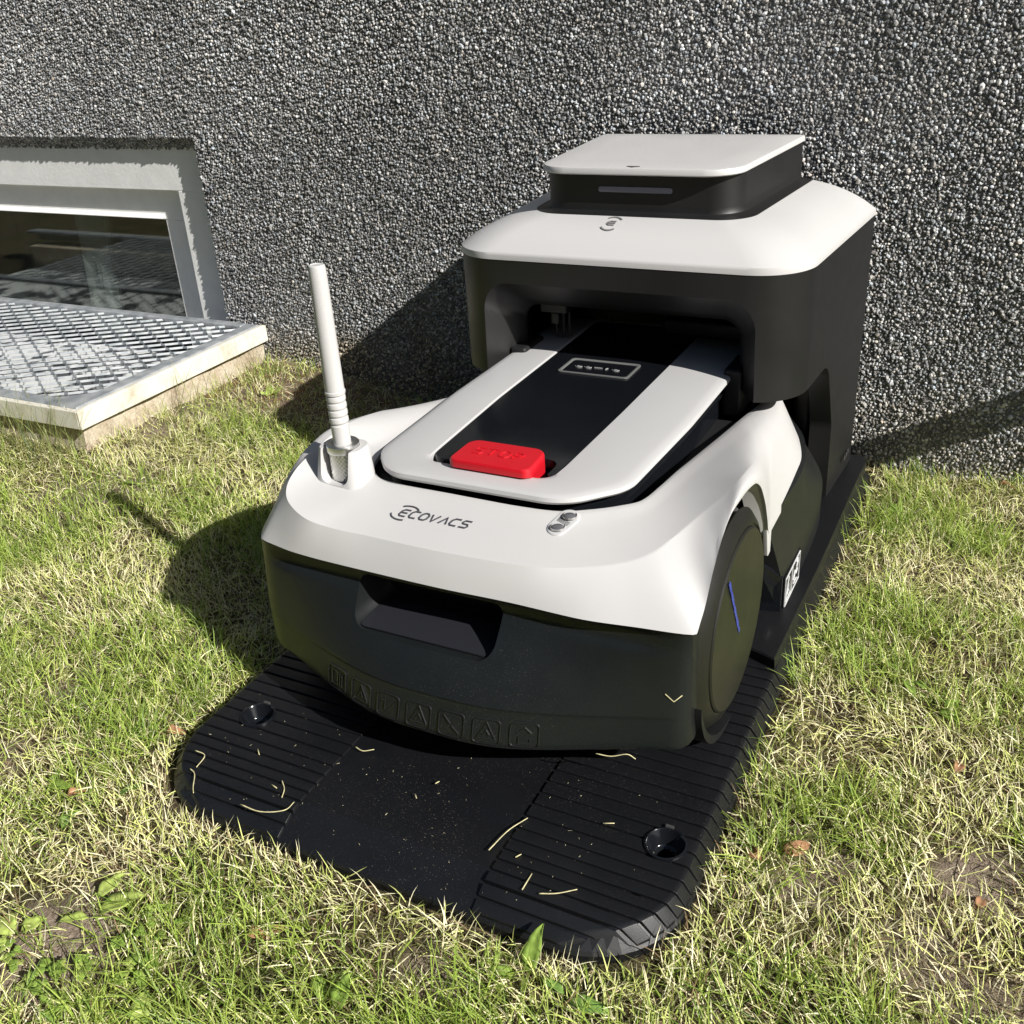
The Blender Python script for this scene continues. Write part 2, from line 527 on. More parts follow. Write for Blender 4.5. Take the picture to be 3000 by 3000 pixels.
# ------------------------------------------------------------------ window
def build_window():
    root = thing('basement_window', 'white painted basement window set low in the pebble-dashed wall', 'window', (-1.5, WY + .01, 0.1))
    pm = mat('white_window_paint', (0.8, 0.8, 0.78), 0.45)
    n = noise(pm, 30, 4); r = ramp(pm, n.outputs[0], [(0.3, (0.80, 0.80, 0.78)), (0.7, (0.87, 0.87, 0.85))])
    L(pm, r.outputs[0], bsdf(pm).inputs['Base Color']); bump(pm, noise(pm, 160, 3).outputs[0], 0.0004)
    y1, y2, y3 = WY + 0.0200, WY + 0.0400, WY + 0.0500
    fx, fz = -1.031, 0.3575            # inner edge of the outer frame
    gx, gz = -1.098, 0.2975            # inner edge of the sash
    X0, Z0 = OX0, -0.05
    def frame(xa, za, xb, zb, ya, yb, name):
        V, F = merge(box(X0, xa, ya, yb, zb, za), box(xb, xa, ya, yb, Z0, zb - 1e-4))
        o = mesh_obj(name, V, F, pm, root)
        return o
    o = frame(OX1 + .02, OZ1 + .02, fx, fz, y1, y2 + .06, 'outer_frame'); bevel(o, .0012, 2)
    o = frame(fx - 1e-4, fz - 1e-4, gx, gz, y2, y3 + .03, 'sash'); bevel(o, .0015, 2)
    # glazing bead sloping in at the top of the glass, stands proud of the sash shade
    V = [(X0, y2 + .0005, gz + .012), (gx - .004, y2 + .0005, gz + .012), (gx - .004, y3 + .004, gz - .002), (X0, y3 + .004, gz - .002),
         (X0, y3 + .004, gz + .012), (gx - .004, y3 + .004, gz + .012)]
    V = [(X0, y2 - .010, gz + .004), (gx - .001, y2 - .010, gz + .004), (gx - .001, y2 - .002, gz + .0115), (X0, y2 - .002, gz + .0115),
         (X0, y3 + .004, gz + .001), (gx - .001, y3 + .004, gz + .001)]
    mesh_obj('glazing_bead', V, [(0, 1, 2, 3), (0, 4, 5, 1), (3, 2, 5, 4), (0, 3, 4), (1, 5, 2)], pm, root)
    g = bpy.data.materials.new('window_glass'); g.use_nodes = True
    nt = g.node_tree; nt.nodes.clear()
    out = nt.nodes.new('ShaderNodeOutputMaterial'); mx = nt.nodes.new('ShaderNodeMixShader')
    gl = nt.nodes.new('ShaderNodeBsdfGlossy'); gl.inputs['Roughness'].default_value = 0.012
    tr = nt.nodes.new('ShaderNodeBsdfTransparent'); tr.inputs[0].default_value = (.86, .90, .88, 1)
    fr = nt.nodes.new('ShaderNodeFresnel'); fr.inputs[0].default_value = 1.7
    mu = nt.nodes.new('ShaderNodeMath'); mu.operation = 'MULTIPLY'; mu.inputs[1].default_value = 0.75
    nt.links.new(fr.outputs[0], mu.inputs[0]); nt.links.new(mu.outputs[0], mx.inputs[0])
    nt.links.new(tr.outputs[0], mx.inputs[1]); nt.links.new(gl.outputs[0], mx.inputs[2]); nt.links.new(mx.outputs[0], out.inputs[0])
    V, F = box(X0, gx + .004, y3 + .002, y3 + .006, Z0, gz + .004)
    mesh_obj('pane', V, F, g, root)
    # dark room behind
    rm = mat('dim_room_paint', (0.22, 0.24, 0.24), 0.9)
    V, F = box(-3.2, -0.6, WY + .32, WY + 2.4, -1.2, 1.1)
    F = [q for k, q in enumerate(F) if k != 2]
    room = mesh_obj('room', V, F, rm)
    tag(room, kind='structure')
    # reveal so that no daylight leaks between frame and room
    V, F = merge(box(OX0 - .3, OX0, WY + .05, WY + .33, -1.2, 1.1))
    # curtains
    cm = bpy.data.materials.new('sheer_curtain'); cm.use_nodes = True
    b = cm.node_tree.nodes['Principled BSDF']
    b.inputs['Base Color'].default_value = (.84, .87, .86, 1); b.inputs['Roughness'].default_value = .9
    b.inputs['Alpha'].default_value = 0.97
    cm2 = cm.copy(); cm2.name = 'net_curtain'; cm2.node_tree.nodes['Principled BSDF'].inputs['Alpha'].default_value = 0.22
    def curtain(x0, x1, yc, z0, z1, amp, nw, pinch=0, mm=cm, lean=0):
        rows = []
        for i in range(14):
            q = i / 13; z = z0 + (z1 - z0) * q
            k = 1 - pinch * math.sin(math.pi * q)
            row = []
            for j in range(60):
                s = j / 59
                xx = (x0 + x1) / 2 + (s - .5) * (x1 - x0) * k + lean * (1 - q)
                row.append((xx, yc + amp * math.sin(s * nw * 6.28 + q * 1.5) + .4 * amp * math.sin(s * nw * 15 + 2), z))
            rows.append(row)
        return grid(rows)
    V, F = curtain(-1.415, -1.297, 1.052, 0.0, 0.33, .013, 2.5, .28, cm, -.035)
    o = mesh_obj('curtain', V, F, cm, smooth=180)
    tag(o, 'white gathered curtain hanging in the middle of the dark window pane', 'curtain')
    V, F = curtain(-1.95, -1.40, 1.085, 0.0, 0.33, .012, 6, 0.05, cm2)
    o = mesh_obj('net_curtain', V, F, cm2, smooth=180)
    tag(o, 'thin see-through net curtain behind the left part of the pane', 'curtain')
build_window()

# ------------------------------------------------------------------ light well with mesh grate
def build_light_well():
    x1, x0, y0, y1 = -0.855, -2.15, 0.505, WY - .002
    cm = mat('old_concrete', (0.42, 0.36, 0.27), 0.95, 0, 0.2)
    n = noise(cm, 26, 6, 0.65); n2 = noise(cm, 210, 4, 0.7)
    r = ramp(cm, n.outputs[0], [(0.3, (0.34, 0.27, 0.19)), (0.5, (0.50, 0.43, 0.33)), (0.72, (0.62, 0.57, 0.47))])
    r2_ = ramp(cm, n2.outputs[0], [(0.3, (.75, .73, .7)), (.6, (1.1, 1.1, 1.08))])
    mx = N(cm, 'ShaderNodeMix', data_type='RGBA', blend_type='MULTIPLY'); mx.inputs[0].default_value = 1
    L(cm, r.outputs[0], mx.inputs[6]); L(cm, r2_.outputs[0], mx.inputs[7]); L(cm, mx.outputs[2], bsdf(cm).inputs['Base Color'])
    bump(cm, n2.outputs[0], 0.002)
    root = thing('light_well', 'low beige concrete kerb round the pit under the window grate', 'light well', (-1.4, .74, 0))
    cx = -0.869
    pts = []
    def wall(xa, xb, ya, yb, name):
        nx = 30
        rows = []
        V, F = box(xa, xb, ya, yb, -.06, .0885)
        return mesh_obj(name, V, F, cm, root)
    wob = []
    # right kerb with slightly uneven face
    rows = []
    for k in range(7):
        z = -.06 + .1485 * k / 6
        row = []
        for j in range(40):
            y = .518 + (WY - .004 - .518) * j / 39
            row.append((cx + .003 * math.sin(y * 31 + z * 40) + .002 * math.sin(y * 83), y, z))
        rows.append(row)
    inn = [[(cx - .06, p[1], p[2]) for p in r_] for r_ in rows]
    V, F = merge(grid(rows), grid(inn), grid([rows[-1], inn[-1]]), grid([[r_[0] for r_ in rows], [r_[0] for r_ in inn]]))
    mesh_obj('kerb', V, F, cm, root, smooth=40)
    V, F = box(x0 + .04, cx - .0605, .518, .575, -.06, .088); mesh_obj('kerb', V, F, cm, root)
    fm = mat('pale_pit_floor', (0.66, 0.67, 0.66), 0.9)
    nn = noise(fm, 20, 4); rr = ramp(fm, nn.outputs[0], [(.42, (.06, .065, .07)), (.50, (.58, .59, .58))])
    L(fm, rr.outputs[0], bsdf(fm).inputs['Base Color'])
    V, F = box(x0 + .04, cx - .06, .60, WY + .03, -.055, 0.030); mesh_obj('pit_floor', V, F, fm, root)

    g = thing('window_grate', 'galvanised expanded-metal grate in a painted angle frame over the light well', 'grate', (-1.4, .74, .09))
    gm = mat('weathered_grey_paint', (0.36, 0.38, 0.40), 0.45, 0.3)
    n = noise(gm, 40, 5); r = ramp(gm, n.outputs[0], [(.35, (.27, .29, .31)), (.65, (.46, .48, .49))]); L(gm, r.outputs[0], bsdf(gm).inputs['Base Color'])
    wm = mat('flaking_cream_paint', (0.68, 0.65, 0.56), 0.55)
    n = noise(wm, 22, 6, .65); r = ramp(wm, n.outputs[0], [(.28, (.48, .43, .33)), (.45, (.66, .63, .54)), (.75, (.76, .74, .67))]); L(wm, r.outputs[0], bsdf(wm).inputs['Base Color'])
    # outer cream flange: right side and front side
    V, F = box(x1 - .004, x1, y0, y1, .089, .1195); o = mesh_obj('side_flange', V, F, wm, g); bevel(o, .0015, 2)
    V, F = box(x0, x1 - .0042, y0, y0 + .004, .089, .1195); o = mesh_obj('front_flange', V, F, wm, g); bevel(o, .0015, 2)
    # top legs of the angle, a cream strip outside and the grey grate frame inside it
    V, F = box(x1 - .013, x1 - .0042, y0 + .0042, y1, .1165, .1195); o = mesh_obj('side_ledge', V, F, wm, g); bevel(o, .001, 2)
    V, F = box(x0, x1 - .0132, y0 + .0042, y0 + .010, .1165, .1195); o = mesh_obj('front_ledge', V, F, wm, g); bevel(o, .001, 2)
    V, F = box(x1 - .040, x1 - .0135, y0 + .0105, y1 - .006, .1135, .1215); o = mesh_obj('frame_bar', V, F, gm, g); bevel(o, .0025, 2)
    V, F = box(x0, x1 - .0402, y0 + .0105, y0 + .036, .1135, .1215); o = mesh_obj('frame_bar', V, F, gm, g); bevel(o, .0025, 2)
    V, F = box(x0, x1 - .0402, y1 - .026, y1 - .006, .1135, .1225); o = mesh_obj('frame_bar', V, F, gm, g); bevel(o, .0025, 2)
    # triangular corner plate
    z = .1218
    V = [(x1 - .015, y0 + .012, z), (x1 - .11, y0 + .012, z), (x1 - .037, y0 + .070, z), (x1 - .015, y0 + .10, z)]
    V += [(a, b, c - .003) for a, b, c in V]
    o = mesh_obj('corner_plate', V, [(0, 1, 2, 3), (4, 7, 6, 5), (0, 4, 5, 1), (1, 5, 6, 2), (2, 6, 7, 3), (3, 7, 4, 0)], gm, g)
    # expanded metal: wavy strands, each a tilted flat strip
    mm = mat('galvanised_mesh', (0.40, 0.43, 0.45), 0.42, 0.55)
    n = noise(mm, 60, 4); r = ramp(mm, n.outputs[0], [(.3, (.30, .33, .35)), (.7, (.56, .58, .59))]); L(mm, r.outputs[0], bsdf(mm).inputs['Base Color'])
    pitch, cell = .0165, .037
    parts = []
    ya, yb = y0 + .034, y1 - .022
    xa, xb = -1.75, x1 - .037
    rows_n = int((yb - ya) / pitch)
    for j in range(rows_n + 1):
        yc = ya + j * pitch
        top, bot = [], []
        x = xa
        kk = 0
        while x < xb + 1e-6:
            ph = (kk % 4)
            s = (-1, -1, 1, 1)[ph] * (1 if j % 2 == 0 else -1)
            yy = yc + s * pitch * .5
            top.append((x, yy + .0010, .1195 - .0004 * s)); bot.append((x, yy - .0010, .1160 - .0004 * s))
            x += cell * (.30 if ph in (0, 2) else .70) / 1.0 * .72
            kk += 1
        th = .0011
        rows = [top, bot, [(p[0], p[1] + th, p[2] - th * .4) for p in bot], [(p[0], p[1] + th, p[2] - th * .4) for p in top]]
        parts.append(grid(rows, closed_v=True))
    V, F = merge(*parts)
    o = mesh_obj('expanded_mesh', V, F, mm, g)
    tag(o, kind='stuff')
build_light_well()

# small tube added out of view on the wall, shaped to throw the shadow band
def build_shadow_tube():
    root = thing('shadow_tube', 'short grey steel tube added on the wall out of view to throw a shadow band', 'shadow caster', (0.80, WY, 0.308))
    gm = mat('grey_steel', (.25, .25, .26), .45, .8)
    d = Vector((0.0, -1.0, 0.62)).normalized()
    p0 = Vector((0.80, WY - .004, .308))
    V, F = tube([p0, p0 + d * .10, p0 + d * .235], .021, 20); mesh_obj('tube', V, F, gm, root, smooth=40)
    V, F = box(.765, .835, WY - .012, WY + .004, .253, .363); o = mesh_obj('base_plate', V, F, gm, root); bevel(o, .003)
build_shadow_tube()

# ------------------------------------------------------------------ parking mat
MAT_TOP = 0.022
def mat_outline(off):
    w = .26 - off
    return round_poly([(-w, off), (w, off), (w, .922 - off), (-w, .922 - off)], [.085 - off * .5, .085 - off * .5, .012, .012], 12)
def build_mat():
    root = thing('parking_mat', 'black ribbed plastic parking mat lying on the lawn under the robot mower', 'mat', (0, .46, 0))
    R = [ring3(mat_outline(0), -.006), ring3(mat_outline(0), .006), ring3(mat_outline(.002), .009), ring3(mat_outline(.0095), .0195), ring3(mat_outline(.0125), .0205)]
    # the front edge is a shallow ramp: lower the ring points near y = 0
    def ramp_z(p):
        x, y, z = p
        if z > .007:
            top = .0075 + (.0205 - .0075) * min(1, max(0, (y) / .028))
            z = min(z, top)
        return (x, y, z)
    R = [[ramp_z(p) for p in r] for r in R]
    inner = [(x * .93 if abs(x) > .2 else x, y + (.028 if y < .05 else -.02 if y > .85 else 0), .0205) for x, y in mat_outline(.0125)]
    R.append(inner)
    V, F = rings(R, True, True)
    slab = mesh_obj('slab', V, F, MATBLK, root, smooth=25)
    holes = [(-.2065, .120), (.226, .120)]
    def cut_hole(o):
        for hx, hy in holes:
            cv, cf = lathe([(.0165, -.03), (.0165, .05)], (hx, hy, 0), 'z', 28, True)
            boolean(o, cv, cf)
    cut_hole(slab); slab.data.polygons.foreach_set('use_smooth', [False] * len(slab.data.polygons))
    # ribs: raised planks from the middle to the mat edge, dipping over the bevel
    ys = [.003, .0155, .0275, .0395, .0515, .0635, .0760, .0895]
    y = .105
    while y < .40:
        ys.append(y); y += .0157
    def edge_x(yy, off):
        w = .26 - off; r = .085 - off * .5
        d = yy - off
        if d < r:
            d = max(d, 0.0005)
            return w - r + math.sqrt(max(0, r * r - (r - d) ** 2))
        return w
    for side in (-1, 1):
        xin = -.091 if side < 0 else .104
        for k, ya in enumerate(ys):
            yb = (ys[k + 1] if k + 1 < len(ys) else ya + .0157) - .0026
            xi = abs(xin)
            e0 = [edge_x(ya, o_) for o_ in (.0125, .0085, .0015)]
            e1 = [edge_x(yb, o_) for o_ in (.0125, .0085, .0015)]
            if e0[2] < xi + .03: continue
            def top(yy, lev):
                zt = MAT_TOP + .0012
                if yy < .03: zt = .0105 + (zt - .0105) * max(0, yy) / .03
                return zt
            za, zb = top(ya, 0), top(yb, 0)
            drop = [0, -.0012, -.0125]
            xs0 = [xi] + e0; xs1 = [xi] + e1
            dz = [0] + drop
            rowa = [(side * xs0[i], ya, max(.004, za + dz[i])) for i in range(4)]
            rowb = [(side * xs1[i], yb, max(.004, zb + dz[i])) for i in range(4)]
            lowa = [(p[0], p[1], .0005 if i == 3 else .001) for i, p in enumerate(rowa)]
            lowb = [(p[0], p[1], .0005 if i == 3 else .001) for i, p in enumerate(rowb)]
            Vv, Ff = grid([lowa, rowa, rowb, lowb], closed_v=True)
            Ff += [(0, 4, 8, 12), (3, 15, 11, 7)]
            o = mesh_obj('rib', Vv, Ff, MATBLK, root)
            if .095 < ya < .142: cut_hole(o)
            bevel(o, .0006, 1, 30)
    # screw cups
    for hx, hy in holes:
        prof = [(.0185, .0208), (.0182, .0246), (.0165, .0250), (.0152, .0235), (.0115, .012), (.0100, .0105), (.0072, .0100), (.0066, .004), (.0160, .003), (.0165, .012)]
        V, F = lathe(prof, (hx, hy, 0), 'z', 32)
        cup = mesh_obj('screw_cup', V, F, GLOSS, root, smooth=35)
        V, F = box(hx - .006, hx + .001, hy + .0165, hy + .0195, .0235, .0262); mesh_obj('rim_tab', V, F, DARKGREY, cup)
    # raised platform the station stands on, with a curved front edge
    n = 40
    fr = []
    for i in range(n + 1):
        s = -1 + 2 * i / n
        x = s * .250
        yf = .410 - .02 * abs(s) ** 6 + .055 * max(0, 1 - (abs(s) * 1.25) ** 4)
        fr.append((x, yf))
    rows = []
    for dy, z, dx in [(0, .0185, 1.0), (.0, .0335, .998), (.002, .0355, .994)]:
        rows.append([(x * dx, y + dy, z) for x, y in fr] + [(.2535 * dx, .60, z), (.2535 * dx, .900, z), (.247 * dx, .914, z), (-.247 * dx, .914, z), (-.2535 * dx, .900, z), (-.2535 * dx, .60, z)])
    V, F = rings(rows, False, True)
    mesh_obj('platform', V, F, MATBLK, root, smooth=30)
build_mat()

# ------------------------------------------------------------------ charging station
def trapezoid(hf, yf, hb, yb, rf, rb, seg=10):
    return round_poly([(-hf, yf), (hf, yf), (hb, yb), (-hb, yb)], [rf, rf, rb, rb], seg)
def bow(poly, yf, amount, half):
    return [(x, y - amount * max(0, 1 - (x / half) ** 2) if y < yf + .012 else y) for x, y in poly]

def build_station():
    root = thing('charging_station', 'tall charcoal charging station with white roof and arched garage opening by the wall', 'charging station', (0, .75, .034))
    YF = .577
    out = trapezoid(.2115, YF, .2320, .902, .062, .006, 14)
    out = bow(out, YF, .004, .16)
    body = [ring3(out, .034), ring3(out, .12), ring3(out, .25), ring3(out, .378)]
    V, F = rings(body)
    sh = mesh_obj('shell', V, F, STATION, root)
    # tapered arch recess: outer arch at the face, inner arch 50 mm in
    def arch(w0, w1, z1, r):
        return round_poly([(-w1, .0), (w1, .0), (w0, z1), (-w0, z1)], [.001, .001, r, r], 12)
    a0 = arch(.168, .176, .3525, .036); a1 = arch(.136, .146, .312, .022)
    rows = [[(x + (x * .001), .52, z + .0) for x, z in a0], [(x, .5745, z) for x, z in a0], [(x, .600, z) for x, z in lerp_ring(a0, a1, .62)],
            [(x, .628, z) for x, z in a1], [(x, .64, z) for x, z in a1]]
    boolean(sh, *rings(rows))
    # inner cavity
    V, F = box(-.196, .196, .636, .868, -.05, .336); boolean(sh, V, F)
    # side cut-out below the overhang: leaves a leg at the back
    prof = round_poly([(.45, -.05), (.772, -.05), (.766, .14), (.722, .238), (.45, .233)], [.001, .001, .04, .035, .001], 8)
    rows = [[(-.4, y, z) for y, z in prof], [(.4, y, z) for y, z in prof]]
    boolean(sh, *rings(rows))
    smooth_obj(sh, 28)
    b = sh.modifiers.new('bevel', 'BEVEL'); b.width = .0012; b.segments = 2; b.limit_method = 'ANGLE'; b.angle_limit = math.radians(40)
    # white roof cover
    inn = trapezoid(.134, .6455, .152, .900, .042, .006, 14)
    o0 = ring3(out, .3782)
    def sc_(poly, k):
        return [((x) * k, .75 + (y - .75) * k) for x, y in poly]
    e0 = sc_(out, 1.004)
    rows = [ring3(e0, .3785), ring3(e0, .3835), ring3(sc_(out, 1.001), .3862), ring3(sc_(out, .992), .3875)]
    A = sc_(out, .992)
    for t in (.15, .3, .45, .6, .75, .9, 1.0):
        z = .3875 + (.419 - .3875) * (t ** .82) + .0035 * math.sin(math.pi * t)
        rows.append([(a[0] + (b_[0] - a[0]) * t, min(a[1] + (b_[1] - a[1]) * t, .9055), z) for a, b_ in zip(A, inn)])
    V, F = rings(rows, True, False)
    roof = mesh_obj('roof_cover', V, F, WHITE_TOP, root, smooth=40)
    # plinth under the lid: flared foot and straight wall
    wl = trapezoid(.1185, .6565, .1370, .899, .036, .006, 14)
    rows = [ring3(inn, .4170), ring3(inn, .4195)]
    for t, z in ((.3, .4203), (.72, .4212), (.90, .4228), (.975, .4255), (1, .4300), (1, .4655)):
        rows.append([(a[0] + (b_[0] - a[0]) * t, a[1] + (b_[1] - a[1]) * t, z) for a, b_ in zip(inn, wl)])
    V, F = rings(rows, True, True)
    mesh_obj('lid_plinth', V, F, STATION, root, smooth=32)
    # lid
    ld = bow(trapezoid(.1205, .6415, .1385, .902, .040, .006, 14), .6415, .004, .09)
    cx, cy = 0, .78
    def k_(k): return [(cx + (x - cx) * k, cy + (y - cy) * k) for x, y in ld]
    rows = [ring3(k_(.985), .4655), ring3(k_(1), .4670), ring3(k_(1), .4710), ring3(k_(.992), .4732), ring3(k_(.96), .4740), ring3(k_(.7), .4746), ring3(k_(.3), .4750)]
    V, F = rings(rows)
    lid = mesh_obj('lid', V, F, WHITE_TOP, root, smooth=40)
    V = [(-.008, .650, .4749), (.008, .650, .4749), (.0, .6455, .4745)]
    V += [(a, b_, c - .002) for a, b_, c in V]
    mesh_obj('lid_notch', V, [(0, 1, 2), (3, 5, 4), (0, 3, 4, 1), (1, 4, 5, 2), (2, 5, 3, 0)], DARKGREY, lid)
    # light bar on the plinth front
    bar = round_poly([(-.0455, .4440), (.0445, .4440), (.0445, .4505), (-.0455, .4505)], [.0028] * 4, 6)
    rows = [[(x, .6590, z) for x, z in bar], [(x, .6559, z) for x, z in bar], [(x * .99, .6555, .44725 + (z - .44725) * .9) for x, z in bar]]
    V, F = rings(rows); mesh_obj('light_bar', V, F, LIGHTBAR, root, smooth=40)
    # emblem on the roof front (two arcs and a small e)
    bvh = BVHTree.FromPolygons([Vector(v.co) + wpos(roof) for v in roof.data.vertices], [tuple(p.vertices) for p in roof.data.polygons])
    def onroof(u, v, lift):
        x, y = -.0185 + u * .72, .6275 + v * .72
        h = bvh.ray_cast(Vector((x, y, 1)), Vector((0, 0, -1)))
        return (x, y, (h[0].z if h[0] else .40) + lift)
    parts = []
    parts.append(ribbon([(.0165 * math.cos(a), .0195 * math.sin(a)) for a in np.linspace(math.radians(38), math.radians(128), 14)], .0026, onroof))
    parts.append(ribbon([(.0165 * math.cos(a), .0195 * math.sin(a)) for a in np.linspace(math.radians(218), math.radians(308), 14)], .0026, onroof))
    parts.append(ribbon([(.0065, .0055), (-.003, .0055), (-.0065, .002), (-.0065, -.002), (-.003, -.0055), (.006, -.0055)], .0024, onroof))
    parts.append(ribbon([(-.006, 0), (.0065, 0)], .0024, onroof))
    V, F = merge(*parts); mesh_obj('emblem', V, F, mat('grey_print', (.16, .16, .16), .5), root)
    # inside: bracket, cross frame, inner posts, contacts
    V, F = merge(box(-.118, -.082, .634, .665, .300, .327), box(-.105, -.094, .636, .650, .285, .300)); o = mesh_obj('bracket', V, F, STATION, root); bevel(o, .002)
    for xx in (-.108, -.098, -.090):
        V, F = tube([(xx, .66, .325), (xx, .66, .262)], .0022, 8); mesh_obj('rod', V, F, STATION, root, smooth=60)
    V, F = merge(box(.02, .122, .70, .712, .262, .283), box(.118, .132, .70, .712, .262, .318)); o = mesh_obj('inner_frame', V, F, STATION, root); bevel(o, .004)
    for s in (-1, 1):
        V, F = box(s * .178 - .012, s * .178 + .012, .800, .868, .034, .30); o = mesh_obj('inner_post', V, F, STATION, root); bevel(o, .006)
        # charging contact block in the arch cheek
        x = s * .1475
        V, F = box(min(x, x - s * .022), max(x, x - s * .022), .602, .660, .205, .262); o = mesh_obj('contact_block', V, F, DARK, root); bevel(o, .004)
        for k, zz in enumerate((.222, .236, .250)):
            V, F = box(min(x - s * .023, x - s * .030), max(x - s * .023, x - s * .030), .598, .652, zz, zz + .0022)
            c = mesh_obj('contact_strip', V, F, CHROME if k != 1 else GLOSS, root)
    # small moulded relief text block on the leg foot: three short strokes
    for k in range(3):
        V, F = box(.2318, .2328, .835 + .012 * k, .843 + .012 * k, .060, .066); mesh_obj('moulded_mark', V, F, DARKGREY, root)
build_station()

# ------------------------------------------------------------------ robot mower
XM = 0.0055
MR = thing('robot_mower', 'white and black robot lawn mower parked half inside the charging station', 'robot mower', (XM, .48, .022))

def build_mower():
    mir = lambda p: (2 * XM - p[0], p[1], p[2])
    # guide triples (lower edge, crease, hole edge), right half from the middle to the rear
    Rg = [
        ((-.006, .169, .193), (-.008, .183, .222), (.000, .2535, .241)),
        ((.068, .171, .193), (.074, .188, .222), (.040, .2535, .241)),
        ((.126, .170, .193), (.115, .199, .223), (.076, .2575, .241)),
        ((.179, .176, .193), (.151, .215, .226), (.104, .272, .241)),
        ((.228, .185, .193), (.173, .234, .231), (.124, .287, .241)),
        ((.2262, .205, .197), (.185, .259, .237), (.137, .304, .240)),
        ((.2255, .237, .225), (.197, .290, .244), (.142, .342, .238)),
        ((.225, .263, .242), (.2085, .314, .2510), (.144, .381, .235)),
        ((.2245, .293, .2505), (.2145, .338, .2550), (.1465, .415, .232)),
        ((.2245, .331, .2490), (.2165, .362, .2550), (.1490, .455, .228)),
        ((.225, .364, .244), (.2170, .390, .2525), (.1515, .495, .224)),
        ((.2252, .386, .232), (.2165, .415, .2470), (.1540, .530, .221)),
        ((.225, .410, .205), (.2155, .440, .2400), (.1560, .560, .2185)),
        ((.2240, .430, .176), (.2140, .458, .2330), (.1575, .585, .216)),
        ((.2222, .4475, .1500), (.2130, .472, .2280), (.1590, .605, .214)),
        ((.2216, .4560, .1425), (.2120, .484, .2245), (.1605, .622, .2125)),
        ((.2213, .4665, .1422), (.2112, .497, .2210), (.1618, .640, .211)),
        ((.2210, .530, .1425), (.2050, .545, .2130), (.1640, .675, .207)),
        ((.2200, .617, .1400), (.1960, .612, .2060), (.1650, .700, .204)),
        ((.2040, .688, .1400), (.1830, .668, .2010), (.1620, .718, .201)),
        ((.1800, .737, .1400), (.1640, .710, .1980), (.1500, .730, .199)),
        ((.1400, .795, .1400), (.1300, .755, .1960), (.1200, .740, .198)),
        ((.0055, .820, .1400), (.0055, .775, .1960), (.0055, .750, .198)),
    ]
    Lg = [
        ((-.091, .170, .193), (-.087, .184, .222), (-.050, .2545, .241)),
        ((-.131, .171, .193), (-.128, .182, .224), (-.092, .2555, .241)),
        ((-.165, .172, .194), (-.156, .182, .229), (-.117, .259, .241)),
        ((-.192, .1755, .195), (-.182, .193, .236), (-.133, .271, .241)),
        ((-.214, .181, .196), (-.195, .209, .243), (-.145, .288, .2405)),
        ((-.2205, .198, .204), (-.2000, .233, .251), (-.153, .312, .2395)),
        ((-.2205, .232, .2280), (-.2010, .263, .256), (-.158, .340, .2385)),
        ((-.2200, .263, .2460), (-.2015, .292, .260), (-.156, .372, .236)),
        ((-.2190, .300, .2530), (-.2030, .325, .261), (-.154, .410, .233)),
    ]
    rear_left = [tuple(mir(p) for p in g) for g in Rg[10:]]
    for sd in (1, -1):
        mx_ = lambda x: XM + sd * (x - XM)
        V = [(mx_(a), b, c) for c in (.1165, .155) for a, b in ((.2165, .4545 if c < .15 else .444), (.2218, .4545 if c < .15 else .444), (.2214, .4655), (.2165, .4655))]
        o = mesh_obj('arch_lip', V, [(3, 2, 1, 0), (4, 5, 6, 7), (0, 1, 5, 4), (1, 2, 6, 5), (2, 3, 7, 6), (3, 0, 4, 7)], WHITE, MR); bevel(o, .001, 2)
    seq = list(reversed(rear_left)) + list(reversed(Lg)) + Rg
    t = [0.0]
    for a, b in zip(seq[:-1], seq[1:]):
        d = max(.012, np.mean([np.linalg.norm(np.subtract(p, q)) for p, q in zip(a, b)]))
        t.append(t[-1] + d)
    q = []
    for a, b in zip(t[:-1], t[1:]):
        q += list(np.linspace(a, b, 7)[:-1])
    q.append(t[-1]); q = np.array(q)
    G0 = pchip(t, np.array([g[0] for g in seq]), q)
    G1 = catmull(t, np.array([g[1] for g in seq]), q)
    G3 = catmull(t, np.array([g[2] for g in seq]), q)
    rows = []
    out = np.stack([G1[:, 0] - XM, G1[:, 1] - .46, np.zeros(len(q))], -1)
    out /= np.linalg.norm(out, axis=1, keepdims=True)
    nR = len(rear_left) + len(Lg)
    tr0, tr1 = t[nR + 8], t[nR + 11]
    tl0, tl1 = t[len(rear_left)], t[len(rear_left) - 3]
    wr = np.where(q > t[nR], ss((q - tr0) / (tr1 - tr0)), ss((tl0 - q) / (tl0 - tl1)))[:, None]
    full = ss((G0[:, 1] - .188) / .04)[:, None] * (1 - wr)
    CT = 1.45 * G1 - .225 * (G0 + G3)
    mid = .42
    def bez(u): return (1 - u) ** 2 * G0 + 2 * u * (1 - u) * CT + u * u * G3
    up = np.array([0, 0, 1.0])
    def band(s):
        p = G0 + (G1 - G0) * s + (out * .8 + up * .6) * ((.0007 + .0042 * full) * math.sin(math.pi * s))
        return p * (1 - wr) + bez(s * mid) * wr
    inw = G0 - out * np.where(wr > .99, .004, .004)
    hid = G0 - out * .020; hid[:, 2] -= .014
    rows += [hid, inw]
    for s in (0, .05, .15, .28, .42, .56, .70, .83, .93, .98):
        rows.append(band(s))
    for s in (0.0, .022, .06, .14, .25, .38, .52, .66, .8, .9, .965, .99, 1.0):
        p = G1 + (G3 - G1) * s
        p = p * (1 - wr) + bez(mid + (1 - mid) * s) * wr
        p[:, 2] += .0012 * math.exp(-((s - .93) / .06) ** 2)
        rows.append(p)
    lip = G3.copy(); lip[:, 2] -= .004; rows.append(lip)
    V, F = grid([r.tolist() for r in rows], closed_u=False)
    sh = mesh_obj('top_shell', V, F, WHITE, MR, smooth=24)
